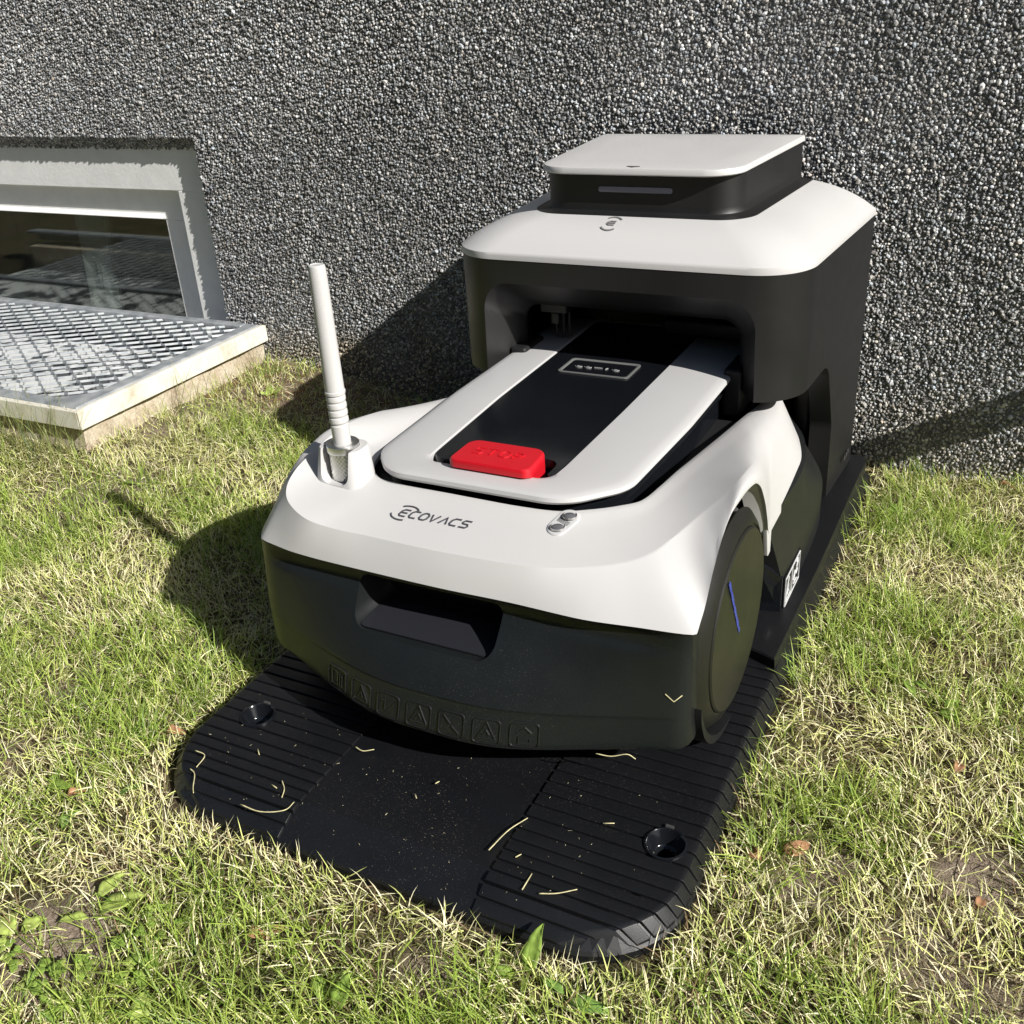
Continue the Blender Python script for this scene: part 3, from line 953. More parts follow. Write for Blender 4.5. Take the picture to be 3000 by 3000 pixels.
    bvh = BVHTree.FromPolygons([Vector(v) for v in V], F)
    def deck(x, y, lift):
        h = bvh.ray_cast(Vector((x, y, 1)), Vector((0, 0, -1)))
        return (x, y, (h[0].z if h[0] else .225) + lift)

    # ---- brand lettering printed on the deck
    gl = {
        'E': [[(.95, 1), (.28, 1), (.03, .78), (.0, .25), (.2, 0), (.88, 0)], [(.06, .52), (.82, .52)]],
        'C': [[(.95, 1), (.28, 1), (.03, .75), (.0, .25), (.2, 0), (.88, 0)]],
        'O': [[(.28, 1), (.72, 1), (.95, .75), (.92, .25), (.68, 0), (.24, 0), (.0, .25), (.03, .75), (.28, 1)]],
        'V': [[(.0, 1), (.36, 0), (.92, 1)]],
        'A': [[(.0, 0), (.56, 1), (.92, 0)]],
        'S': [[(.95, 1), (.2, 1), (.04, .78), (.14, .54), (.78, .5), (.9, .28), (.72, 0), (.0, 0)]],
    }
    H, Wd, adv = .0086, .0086, .0109
    x0, y0 = -.0715, .2150
    parts = []
    mp = lambda u, v, l: deck(x0 + u + v * .22, y0 + v, l)
    for k, ch in enumerate('ECOVACS'):
        for st in gl[ch]:
            parts.append(ribbon([(k * adv + a * Wd, b * H) for a, b in st], .00125, mp))
    arc = lambda a0, a1: [(.0045 + .0135 * math.cos(a), .0044 + .0095 * math.sin(a)) for a in np.linspace(math.radians(a0), math.radians(a1), 12)]
    parts.append(ribbon(arc(35, 125), .0012, mp)); parts.append(ribbon(arc(200, 290), .0012, mp))
    V, F = merge(*parts)
    mesh_obj('brand_lettering', V, F, PRINT, MR)

    # ---- twin sensor window on the deck
    cxs, cys = .0855, .2450
    ang = math.radians(72)
    ex, ey = math.cos(ang), math.sin(ang)
    pod = round_poly([(-.0165, -.0088), (.0165, -.0088), (.0165, .0088), (-.0165, .0088)], [.0084] * 4, 8)
    def podmap(k, lift): return [deck(cxs + (a * ex - b * ey) * k, cys + (a * ey + b * ex) * k, lift) for a, b in pod]
    V, F = rings([podmap(1.06, -.003), podmap(1.05, .0008), podmap(1.0, .0014), podmap(.92, .0014)])
    pod_o = mesh_obj('sensor_window', V, F, WHITE_LID, MR, smooth=40)
    for s in (-1, 1):
        c = deck(cxs + s * .0082 * ex, cys + s * .0082 * ey, .0018)
        V, F = lathe([(.0001, .0013), (.004, .0011), (.0056, .0004), (.0062, -.002)], c, 'z', 22, True)
        mesh_obj('sensor_lens', V, F, LENS, pod_o, smooth=60)
        V, F = lathe([(.0062, -.001), (.0062, .0007), (.0069, .0007), (.0069, -.001)], c, 'z', 22)
        mesh_obj('lens_ring', V, F, METAL, pod_o, smooth=60)
    for k in range(5):
        u = -.0022 + .0011 * k
        c0 = deck(cxs + u * ex - .006 * -ey, cys + u * ey - .006 * ex, .0016); c1 = deck(cxs + u * ex + .006 * -ey, cys + u * ey + .006 * ex, .0016)
        V, F = tube([c0, c1], .0003, 4); mesh_obj('grip_line', V, F, DARKGREY, pod_o)

    # ---- dark trough under the lid
    n = len(q)
    tr0 = [(p[0], p[1], p[2] - .0045) for p in G3]
    tr1 = [((p[0] - XM) * .97 + XM, .5 + (p[1] - .5) * .975, p[2] - .016) for p in G3]
    tr2 = [((p[0] - XM) * .80 + XM, .5 + (p[1] - .5) * .80, min(p[2] - .018, .200)) for p in G3]
    V, F = grid([tr0, tr1, tr2]); nn = len(V)
    F.append(tuple(range(2 * n, 3 * n)))
    mesh_obj('trough', V, F, GLOSS, MR, smooth=35)

    # ---- lid
    LX, PX = -.006, -.0125
    def lid_outline(d, yb=.752):
        h = .1385 - d
        return [(LX + x, y) for x, y in round_poly([(-h + .040, .2495 + d), (h - .050, .2495 + d), (h - .005, .301 + d * .6), (h + .002, .46), (h + .002, yb), (-h - .001, yb), (-h - .003, .46), (-h + .004, .292 + d * .6)],
                                                  [.045, .055, .05, .5, .02, .02, .5, .045], 9)]
    def crown(poly, z, cr=.003):
        return [(x, y, z + cr * (1 - ((x - LX) / .1385) ** 2)) for x, y in poly]
    pan = [(PX + x, y) for x, y in round_poly([(-.0675, .2815), (.0675, .2815), (.0700, .315), (.0720, .46), (.0725, .752), (-.0790, .752), (-.0765, .46), (-.0700, .315)], [.024, .024, .2, .5, .01, .01, .5, .2], 9)]
    ZL = .2545
    rows = [crown(lid_outline(.010), .2440), crown(lid_outline(.0015), .2475, .0026), crown(lid_outline(0), .2500), crown(lid_outline(.0008), ZL - .0008), crown(lid_outline(.003), ZL + .0004)]
    A = lid_outline(.003)
    for s in (.12, .3, .5, .7, .88):
        rows.append(crown([(a[0] + (b[0] - a[0]) * s, a[1] + (b[1] - a[1]) * s) for a, b in zip(A, pan)], ZL + .0006 + .0035 * s * (1 - s)))
    rows.append(crown(pan, ZL + .0006)); 
    pin = [(PX + (x - PX) * .985, .5 + (y - .5) * .993) for x, y in pan]
    rows.append(crown(pin, ZL - .0006)); rows.append(crown(pin, ZL - .012))
    V, F = rings(rows, False, False)
    lid = mesh_obj('lid', V, F, WHITE_LID, MR, smooth=40)
    # black panel that starts behind the stop-button pocket
    pk = .317
    pp = [(PX + x, y) for x, y in round_poly([(-.0675, .2930), (-.0370, .2930), (-.0370, pk + .008), (.0600, pk + .008), (.0600, .2930), (.0675, .2930), (.0705, .46), (.0712, .752), (-.0775, .752), (-.0750, .46)],
                                             [.016, .006, .012, .012, .003, .004, .5, .01, .01, .5], 8)]
    rows = [crown(pp, ZL - .010), crown(pp, ZL - .0022), [(PX + (x - PX) * .992, .5 + (y - .5) * .9965, z) for x, y, z in crown(pp, ZL - .0008)]]
    V, F = rings(rows, True, True)
    panel = mesh_obj('black_panel', V, F, GLOSS, lid)
    smooth_obj(panel, 40)
    V, F = rings([crown(pin, ZL - .016, 0), crown([(PX + (x - PX) * .99, .5 + (y - .5) * .99) for x, y in pin], ZL - .0155, 0)], True, True)
    mesh_obj('pocket_floor', V, F, DARK, lid)
    # display window near the dock end
    DX, DY = -.0155, .5765
    dw = [(DX + x, DY + y) for x, y in round_poly([(-.0445, -.0245), (.0440, -.0245), (.0440, .0245), (-.0445, .0245)], [.005] * 4, 5)]
    def shr(k): return [(DX + (x - DX) * k, DY + (y - DY) * (1 - (1 - k) * 1.9)) for x, y in dw]
    rows = [crown(dw, ZL - .0007), crown(dw, ZL + .0005), crown(shr(.96), ZL + .0009), crown(shr(.925), ZL + .0003), crown(shr(.91), ZL - .0004)]
    V, F = rings(rows, False, False)
    RIMG = mat('grey_display_rim', (.14, .145, .14), .28)
    disp = mesh_obj('display_window', V, F, RIMG, lid, smooth=40)
    V, F = rings([crown(shr(.915), ZL - .0006), crown(shr(.91), ZL - .00045)]); mesh_obj('display_glass', V, F, GLOSS, disp)
    dm = lambda u, v, l: (DX + u, DY - .004 + v, ZL + .0028 - .0002 + l)
    parts = []
    for cx_ in (-.026, -.014, .021):
        parts.append(ribbon([(cx_ + .0045 * math.cos(a), .003 + .0035 * math.sin(a)) for a in np.linspace(math.pi * 1.05, math.pi * 1.95, 8)], .0006, dm))
        parts.append(ribbon([(cx_ - .002, .003), (cx_ + .002, .003)], .001, dm))
    parts.append(ribbon([(-.006, .003), (.004, .003)], .0014, dm)); parts.append(ribbon([(.0085, .001), (.0105, .005)], .0006, dm))
    V, F = merge(*parts); mesh_obj('display_icons', V, F, mat('dim_print', (.28, .28, .28), .5), disp)
    # under-lid body: glossy black side walls
    def ul(d, yf): return [(x, max(y, yf)) for x, y in lid_outline(d)]
    rows = [ring3(ul(.012, .262), .2450), ring3(ul(.012, .264), .238), ring3(ul(.010, .266), .222), ring3(ul(.010, .268), .188)]
    V, F = rings(rows, True, True); mesh_obj('under_lid', V, F, GLOSS, MR, smooth=35)
    rows = [ring3(ul(.012, .2605), .2375), ring3(ul(.006, .2575), .2355), ring3(ul(.006, .2575), .2325), ring3(ul(.010, .2605), .231)]
    V, F = rings(rows, False, False); mesh_obj('seal_strip', V, F, GLOSS, MR, smooth=35)

    # ---- red stop button
    SX, SY = -.0040, .2960
    sb = [(SX + x, y) for x, y in round_poly([(-.0435, .2715), (.0435, .2715), (.0400, .3215), (-.0430, .3215)], [.008, .008, .012, .012], 8)]
    def sk(k, dy=0): return [(SX + (x - SX) * k, SY + (y - SY) * k + dy) for x, y in sb]
    low = [(SX + (x - SX) * (.965 if y < .296 else 1), max(y, .2805) if y < .296 else y) for x, y in sb]
    rows = [ring3(low, .240), ring3(low, .2555), ring3(sk(1.0), .2605), ring3(sk(1.0), .2655), ring3(sk(.985), .2676), ring3(sk(.955), .2686), ring3(sk(.6), .2690)]
    V, F = rings(rows); stop = mesh_obj('stop_button', V, F, RED, MR, smooth=32)
    gs = {'S': gl['S'], 'T': [[(.0, 1), (.95, 1)], [(.48, 1), (.44, 0)]], 'O': gl['O'], 'P': [[(.05, 0), (.05, 1), (.7, 1), (.92, .85), (.88, .58), (.65, .45), (.08, .45)]]}
    parts = []
    for k, ch in enumerate('STOP'):
        for st in gs[ch]:
            parts.append(ribbon([(-.0265 + k * .0140 + a * .0105, b * .0125) for a, b in st], .0017, lambda u, v, l: (SX + u, .2910 + v, .2686 + l), lift=.0004, thick=.0008))
    V, F = merge(*parts); mesh_obj('stop_lettering', V, F, RED, stop)

    # ---- front bumper
    plan = [(-.2270, .30), (-.2295, .245), (-.2300, .212), (-.2245, .190), (-.2080, .1795), (-.185, .1765), (-.150, .1745), (-.09, .1735), (-.03, .1725), (.03, .1730), (.09, .1735), (.15, .1745), (.19, .1775), (.215, .1815), (.2235, .1865), (.2255, .1980)]
    pt_ = [0.0]
    for a, b in zip(plan[:-1], plan[1:]): pt_.append(pt_[-1] + math.dist(a, b))
    qs = np.linspace(0, pt_[-1], 110)
    PL = catmull(pt_, np.array(plan), qs)
    tg = np.gradient(PL, axis=0); tg /= np.linalg.norm(tg, axis=1, keepdims=True)
    nr = np.stack([tg[:, 1], -tg[:, 0]], -1)
    zs = [.1915, .184, .175, .165, .155, .145, .135, .125, .115, .1075, .1055, .095, .085, .077, .072, .069, .0675]
    of = [-.0045, -.0070, -.0062, .0010, .0095, .0180, .0260, .0340, .0412, .0462, .0460, .0500, .0535, .0560, .0562, .0520, .0300]
    rows = []
    def brow(z, o_):
        k = 1 - z / .19
        ce = 1 - ss((np.abs(PL[:, 0]) - .17) / .05)
        if o_ < 0: o_ = o_ * (.25 + .75 * ce)
        else: o_ = o_ * (1 - .86 * ss((np.abs(PL[:, 0]) - .02) / .215) ** 1.1)
        x = PL[:, 0] + .006 * ss(k * 1.3 - .35) * ss((-PL[:, 0] - .14) / .08)
        y = PL[:, 1] + nr[:, 1] * o_
        rise = .010 * ss((np.abs(PL[:, 0]) - .065) / .165) ** .9
        return np.stack([x, y, z + rise * np.clip(1 - (z - .067) / .06, 0, 1)], -1)
    zz = np.array(zs); oo = np.array(of)
    fine = np.concatenate([np.linspace(a, b, 4)[:-1] for a, b in zip(zs[:-1], zs[1:])] + [[zs[-1]]])
    ofi = np.interp(-fine, -zz, oo)
    rows = [brow(a, b) for a, b in zip(fine, ofi)]
    back_t = rows[0].copy(); back_t[:, 1] = .305; back_t[:, 0] *= .90
    back_b = rows[-1].copy(); back_b[:, 1] = .305; back_b[:, 0] *= .90
    allr = [back_t] + rows + [back_b]
    V, F = grid([r.tolist() for r in allr], closed_v=True)
    nc = len(qs); nrw = len(allr)
    F.append(tuple(i * nc for i in range(nrw))); F.append(tuple(i * nc + nc - 1 for i in reversed(range(nrw))))
    bp = mesh_obj('bumper', V, F, BUMPER, MR)
    sl_ = round_poly([(-.096, .1380), (.053, .1380), (.056, .1825), (-.100, .1825)], [.016, .016, .010, .010], 10)
    rws = [[(x, .08, z) for x, z in sl_], [(x, .160, z) for x, z in sl_], [(-.022 + (x + .022) * .97, .205, .170 + (z - .170) * .96) for x, z in sl_], [(-.022 + (x + .022) * .93, .216, .172 + (z - .172) * .80) for x, z in sl_]]
    boolean(bp, *rings(rws))
    smooth_obj(bp, 32)
    LIP_SKYLIT = mat('skylit_lip_tint', (.020, .021, .026), .30)  # lighter and bluer than the bumper: sky sheen put into the colour
    lp = round_poly([(-.090, .1565), (.048, .1565), (.045, .203), (-.086, .203)], [.006, .006, .012, .012], 6)
    V, F = rings([[(x, y, .1392 + (y - .155) * .06) for x, y in lp], [(x, y, .1405 + (y - .155) * .06) for x, y in lp]])
    mesh_obj('skylit_lip_slab', V, F, LIP_SKYLIT, MR, smooth=40)  # slab added over the recess floor to carry that sky sheen
    bvb = BVHTree.FromPolygons([Vector(v) for r in [rows] for rr_ in r for v in rr_.tolist()], grid([r.tolist() for r in rows])[1])
    def face(u, v, l):
        h = bvb.ray_cast(Vector((u, -.2, v)), Vector((0, 1, 0)))
        return (u, (h[0].y if h[0] else .155) - l, v)
    # embossed warning icons along the lower edge
    EMB = plastic('embossed_gloss', (.014, .015, .016), .20, .00001)
    rsq = round_poly([(-.0115, -.0115), (.0115, -.0115), (.0115, .0115), (-.0115, .0115)], [.004] * 4, 5)
    for k in range(7):
        cx_ = -.108 + k * .0336
        cz = .0865 + .60 * .010 * float(ss((abs(cx_) - .065) / .165)) ** .9
        mpp = lambda u, v, l, cx_=cx_, cz=cz: face(cx_ + u, cz + v, l)
        parts = [ribbon([(a * 1.08, b * .95) for a, b in rsq], .0007, mpp, closed=True, lift=.0003, thick=.0010)]
        if k in (1, 3, 5):
            parts.append(ribbon([(-.0085, -.006), (.0085, -.006), (0, .0085)], .0009, mpp, closed=True, lift=.0003, thick=.0010))
            parts.append(ribbon([(-.003, -.003), (.0, .001), (.003, -.003)], .0007, mpp, lift=.0003, thick=.0010))
        elif k == 4:
            parts.append(ribbon([(-.008, .007), (-.001, .0005)], .001, mpp, lift=.0003, thick=.0010)); parts.append(ribbon([(.0005, -.001), (.008, -.007)], .001, mpp, lift=.0003, thick=.0010))
        elif k == 0:
            parts.append(ribbon([(-.007, -.006), (-.007, .007), (.001, .007), (.001, -.006)], .0009, mpp, closed=True, lift=.0003, thick=.0010))
            parts.append(ribbon([(.004, -.006), (.004, .006)], .0009, mpp, lift=.0003, thick=.0010)); parts.append(ribbon([(.007, .006), (.007, -.006)], .0009, mpp, lift=.0003, thick=.0010))
        elif k == 2:
            parts.append(ribbon([(-.008, .004), (-.003, .004), (-.003, -.004)], .0009, mpp, lift=.0003, thick=.0010)); parts.append(ribbon([(.001, -.004), (.005, 0), (.008, .005)], .0009, mpp, lift=.0003, thick=.0010))
        else:
            parts.append(ribbon([(-.006, .002), (0, .007), (.006, .002)], .0009, mpp, lift=.0003, thick=.0010)); parts.append(ribbon([(-.005, -.007), (.005, -.007), (.005, -.002), (-.005, -.002)], .0009, mpp, closed=True, lift=.0003, thick=.0010))
        V, F = merge(*parts); mesh_obj('warning_icon', V, F, EMB, MR)

    # ---- lower body behind the wheels
    half = [(.2180, .466), (.2225, .53), (.2225, .615), (.2065, .690), (.182, .740), (.1400, .798), (.0055, .823)]
    low = [(.2325, .478), (.2340, .56), (.2330, .655), (.2260, .722), (.2080, .775), (.1600, .835), (.0055, .855)]
    def curve2(pts, n=40):
        tt = [0.0]
        for a, b in zip(pts[:-1], pts[1:]): tt.append(tt[-1] + math.dist(a, b))
        return catmull(tt, np.array(pts), np.linspace(0, tt[-1], n))
    A, B = curve2(half), curve2(low)
    full = lambda C: np.concatenate([C, np.stack([2 * XM - C[::-1][1:, 0], C[::-1][1:, 1]], -1)])
    A, B = full(A), full(B)
    def lr(C, z): return [(c[0], c[1], z) for c in C]
    inn_ = [((c[0] - XM) * .75 + XM, .5 + (c[1] - .5) * .85) for c in A]
    mid1 = A + (B - A) * .55; mid2 = A + (B - A) * .93
    rows = [lr(inn_, .17), lr(A * [.995, 1], .150), lr(A, .1415), lr(mid1, .108), lr(mid2, .083), lr(B, .0765), lr(B, .030), lr(B * [.985, 1], .026), lr(inn_, .026)]
    V, F = grid(rows)
    m_ = len(A)
    F.append(tuple(i * m_ for i in range(len(rows)))); F.append(tuple(i * m_ + m_ - 1 for i in reversed(range(len(rows)))))
    F.append(tuple(range(m_))); F.append(tuple(range((len(rows) - 1) * m_, len(rows) * m_)))
    mesh_obj('lower_body', V, F, BLACK, MR, smooth=28)
    # chassis and wheel-house
    V, F = merge(box(XM - .150, XM + .150, .24, .60, .045, .205), box(XM - .20, XM + .20, .452, .475, .05, .20))
    o = mesh_obj('chassis', V, F, DARK, MR); bevel(o, .01)
    # slanted splash plate ahead of the skirt
    for s in (1, -1):
        X = lambda x: XM + s * (x - XM)
        V = [(X(.196), .430, .150), (X(.205), .452, .112), (X(.2335), .478, .078), (X(.2335), .478, .028), (X(.196), .470, .028)]
        V += [(a, b + .006, c) for a, b, c in V]
        F = [(0, 1, 2, 3, 4), (9, 8, 7, 6, 5)] + [(i, (i + 1) % 5, 5 + (i + 1) % 5, 5 + i) for i in range(5)]
        mesh_obj('splash_plate', V, F, GLOSS, MR)
    # warning sticker on the skirt
    xs_ = .2352
    V, F = box(.2338, xs_, .487, .560, .0335, .0735)
    st = mesh_obj('warning_sticker', V, F, BLACK, MR)
    fm_ = lambda u, v, l: (xs_ + l, .523 + u, .0535 + v)
    parts = [ribbon([(-.034, -.0175), (.034, -.0175), (.034, .0175), (-.034, .0175)], .0006, fm_, closed=True), ribbon([(-.002, -.0175), (-.002, .0175)], .0006, fm_),
             ribbon([(-.031, -.013), (-.006, -.013), (-.0185, .0135)], .0011, fm_, closed=True), ribbon([(-.0225, -.008), (-.0185, -.002), (-.0145, -.008)], .0011, fm_), ribbon([(-.0185, -.002), (-.0185, .004)], .0010, fm_),
             ribbon([(.006, -.006), (.012, .003), (.018, -.002), (.023, .001)], .0038, fm_), ribbon([(.020, .004), (.026, .010), (.024, .014), (.017, .012)], .0009, fm_), ribbon([(.006, -.011), (.022, -.011)], .0010, fm_)]
    V, F = merge(*parts); mesh_obj('sticker_print', V, F, WPRINT, st)

    # ---- wheels
    for s in (1, -1):
        c = (XM + s * .2220, .298, .138)
        prof = [(.0001, .0075), (.05, .0072), (.0850, .0064), (.0868, .0050), (.0872, .0032), (.0888, .0032), (.0892, .0046), (.0960, .0018), (.1030, -.0040), (.1028, -.0050), (.0940, -.006)]
        V, F = lathe([(r, s * h) for r, h in prof], c, 'x', 72)
        wh = mesh_obj('wheel', V, F, DISCM, MR, smooth=24)
        ct = (c[0], c[1], .1315)
        V, F = lathe([(.070, s * -.008), (.092, s * -.008), (.0970, s * -.011), (.0970, s * -.026), (.092, s * -.030), (.06, s * -.030)], ct, 'x', 64)
        mesh_obj('tyre', V, F, DARKGREY if False else BLACK, wh, smooth=35)
        parts = []
        for k in range(13):
            a = math.pi + .12 + (math.pi - .24) * k / 12
            ca, sa = math.cos(a), math.sin(a)
            vv = []
            for h in (-.010, -.027):
                for rr_, w in ((.090, .007), (.1075, .006), (.1095, .0035))[1:] if False else ((.090, .0085), (.1095, .0045)):
                    for sg in (-1, 1):
                        tx, tz = -sa * w * sg, ca * w * sg
                        vv.append((ct[0] + s * h, ct[1] + rr_ * ca + tx, ct[2] + rr_ * sa + tz))
            parts.append((vv, [(0, 1, 3, 2), (4, 6, 7, 5), (2, 3, 7, 6), (0, 2, 6, 4), (1, 5, 7, 3)]))
        V, F = merge(*parts); mesh_obj('tread_lugs', V, F, BLACK, wh)
        # curved guard hugging the foot of the wheel
        r0, r1_, xa, xb = .1075, .1165, c[0] + s * .004, c[0] - s * .016
        rws = []
        for a in np.linspace(math.radians(195), math.radians(268), 18):
            t_ = (a - math.radians(195)) / math.radians(73)
            wd = r0 + (.1150 - r0) * math.sin(math.pi * min(1, t_ * 1.0 + .0)) ** .6
            rws.append([(xa, c[1] + r0 * math.cos(a), c[2] + r0 * math.sin(a)), (xa, c[1] + wd * math.cos(a), c[2] + wd * math.sin(a)), (xb, c[1] + wd * math.cos(a), c[2] + wd * math.sin(a)), (xb, c[1] + r0 * math.cos(a), c[2] + r0 * math.sin(a))])
        V, F = rings(rws); mesh_obj('wheel_guard', V, F, BLACK, MR, smooth=30)
        # film strip left on the disc
        if s > 0:
            a, b = Vector((c[0] + .0080, .2525, .2035)), Vector((c[0] + .0080, .2935, .1285))
            d = (b - a).normalized(); nx_ = Vector((0, -d.z, d.y)) * .0021
            pts = []
            for k in range(12):
                p = a.lerp(b, k / 11); wv = .0007 * math.sin(k * 2.3)
                pts.append([tuple(p + nx_ + Vector((wv * .3, 0, 0))), tuple(p - nx_ - Vector((wv * .3, 0, 0)))])
            V, F = grid(pts); fo = mesh_obj('film_strip', V, F, BLUE, wh); so2 = fo.modifiers.new('t', 'SOLIDIFY'); so2.thickness = .0005
    # arm behind the wheel seen in the arch
    V, F = lathe([(.001, .004), (.018, .0035), (.024, 0), (.026, -.01)], (XM + .2045, .352, .196), 'x', 30, True)
    mesh_obj('wheel_arm', V, F, DARKGREY, MR, smooth=40)
    V, F = box(XM + .186, XM + .196, .374, .386, .180, .214); mesh_obj('wheel_arm_bracket', V, F, DARKGREY, MR)

    # ---- antenna in its holder
    ax, ay = -.1555, .2550
    base_z = deck(ax, ay, 0)[2]
    hz0, hz1 = base_z - .004, base_z + .033
    ho = round_poly([(-.0255, -.0165), (.0255, -.0165), (.0255, .021), (-.0255, .021)], [.012, .012, .015, .015], 8)
    rws = [[(ax + x * 1.12, ay - .003 + y * 1.16, hz0 - .012) for x, y in ho], [(ax + x * 1.08, ay - .003 + y * 1.14, hz0 + .004) for x, y in ho], [(ax + x * .93, ay + y * .95, hz1 - .002) for x, y in ho], [(ax + x * .89, ay + y * .90, hz1) for x, y in ho]]
    V, F = rings(rws)
    hold = mesh_obj('antenna_holder', V, F, WHITE, MR)
    cv, cf = lathe([(.0168, -.001), (.0168, .09)], (ax, ay, base_z), 'z', 30, True)
    boolean(hold, cv, cf)
    uu = round_poly([(-.0158, base_z - .0005), (.0158, base_z - .0005), (.0172, base_z + .09), (-.0172, base_z + .09)], [.010, .010, .001, .001], 8)
    boolean(hold, *rings([[(ax + x, ay - .06, z) for x, z in uu], [(ax + x, ay, z) for x, z in uu]]))
    smooth_obj(hold, 35); b = hold.modifiers.new('bevel', 'BEVEL'); b.width = .0015; b.segments = 2; b.limit_method = 'ANGLE'; b.angle_limit = math.radians(40)
    # knurled nut
    seg = 96; rows = []
    for i in range(25):
        h = .000 + .0275 * i / 24
        row = []
        for k in range(seg):
            a = 2 * math.pi * k / seg
            d = (abs(((k + i) % 4) - 2) + abs(((k - i) % 4) - 2)) / 4
            r = .0142 + .0007 * d
            row.append((ax + r * math.cos(a), ay + r * math.sin(a), base_z + h))
        rows.append(row)
    V, F = rings(rows)
    mesh_obj('knurled_nut', V, F, KNURL, MR, smooth=20)
    V, F = lathe([(.0136, .0278), (.0162, .0285), (.0165, .0295), (.0165, .0360), (.0157, .0369), (.0118, .0369), (.0105, .0358), (.008, .035)], (ax, ay, base_z), 'z', 48)
    mesh_obj('collar', V, F, METAL, MR, smooth=30)
    prof = [(.0086, .034), (.0088, .040), (.0090, .0555), (.0080, .0565), (.0080, .0575)]
    for k in range(4):
        h0 = .058 + k * .0074
        prof += [(.0086, h0), (.0094, h0 + .0012), (.0095, h0 + .0036), (.0092, h0 + .0054), (.0081, h0 + .0062), (.0081, h0 + .0068)]
    top = .058 + 4 * .0074
    prof += [(.0098, top), (.0101, top + .0018), (.0101, top + .003), (.0094, top + .0036), (.0093, top + .008), (.0084, .198), (.0080, .2090), (.0075, .2112), (.0062, .2120), (.0058, .2115), (.0005, .2115)]
    V, F = lathe(prof, (ax, ay, base_z), 'z', 40)
    mesh_obj('antenna', V, F, WHITE, MR, smooth=30)
build_mower()

# ------------------------------------------------------------------ lawn
MATX, MATY0, MATY1 = .262, -.002, .925
def blocked(x, y, pad=0.0):
    w = MATX + pad
    inmat = (np.abs(x) < w) & (y > MATY0 - pad) & (y < MATY1 + pad)
    # rounded front corners
    cx = w - .085; cy = MATY0 - pad + .085
    corner = (np.abs(x) > cx) & (y < cy)
    inmat &= ~(corner & ((np.abs(x) - cx) ** 2 + (y - cy) ** 2 > .085 ** 2))
    well = (x < -.864 + pad) & (y > .514 - pad)
    return inmat | well | (y > .958)

def strands(root, yaw, length, lean, curl, width, segs, seedz=None):
    """ribbon strands: root (n,3); returns verts (n*(2*(segs)+1),3), faces."""
    n = len(root)
    d = np.stack([np.cos(yaw), np.sin(yaw)], -1)
    side = np.stack([-d[:, 1], d[:, 0]], -1)
    pts = np.zeros((n, segs + 1, 3)); pos = root.copy(); pts[:, 0] = pos
    ang = lean.copy()
    for k in range(segs):
        step = length / segs
        pos = pos + np.stack([d[:, 0] * np.sin(ang) * step, d[:, 1] * np.sin(ang) * step, np.cos(ang) * step], -1)
        bent = RNG.normal(0, .12, n)
        sd = side * (bent * step * .5)[:, None]
        pos[:, :2] += sd
        pts[:, k + 1] = pos
        ang = ang + curl / segs
    roll = RNG.uniform(-.9, .9, n)
    V = np.zeros((n, 2 * segs + 1, 3))
    for k in range(segs):
        w = width * (1.0 if k == 0 else (1 - .75 * (k / segs) ** 1.5)) * .5
        V[:, 2 * k, :2] = pts[:, k, :2] + side * (w * np.cos(roll))[:, None]; V[:, 2 * k + 1, :2] = pts[:, k, :2] - side * (w * np.cos(roll))[:, None]
        V[:, 2 * k, 2] = pts[:, k, 2] + w * np.sin(roll); V[:, 2 * k + 1, 2] = pts[:, k, 2] - w * np.sin(roll)
    V[:, 2 * segs] = pts[:, segs]
    return V

def strand_mesh(name, V, segs, col, material):
    n = len(V); per = 2 * segs + 1
    base = (np.arange(n) * per)[:, None]
    quads = []
    for k in range(segs - 1):
        quads.append(base + np.array([[2 * k, 2 * k + 1, 2 * k + 3, 2 * k + 2]]))
    Q = np.concatenate(quads, 0) if quads else np.zeros((0, 4), int)
    T = base + np.array([[2 * segs - 2, 2 * segs - 1, 2 * segs]])
    loops = np.concatenate([Q.ravel(), T.ravel()]).astype(np.int32)
    starts = np.concatenate([np.arange(len(Q)) * 4, len(Q) * 4 + np.arange(len(T)) * 3]).astype(np.int32)
    me = bpy.data.meshes.new(name)
    me.vertices.add(n * per); me.vertices.foreach_set('co', V.reshape(-1).astype(np.float32))
    me.loops.add(len(loops)); me.loops.foreach_set('vertex_index', loops)
    me.polygons.add(len(starts)); me.polygons.foreach_set('loop_start', starts)
    me.update(calc_edges=True)
    at = me.color_attributes.new('col', 'FLOAT_COLOR', 'POINT')
    c = np.concatenate([col, np.ones((n, 1))], 1)
    at.data.foreach_set('color', np.repeat(c, per, 0).ravel().astype(np.float32))
    me.materials.append(material)
    o = bpy.data.objects.new(name, me); link(o)
    tag(o, kind='stuff')
    return o

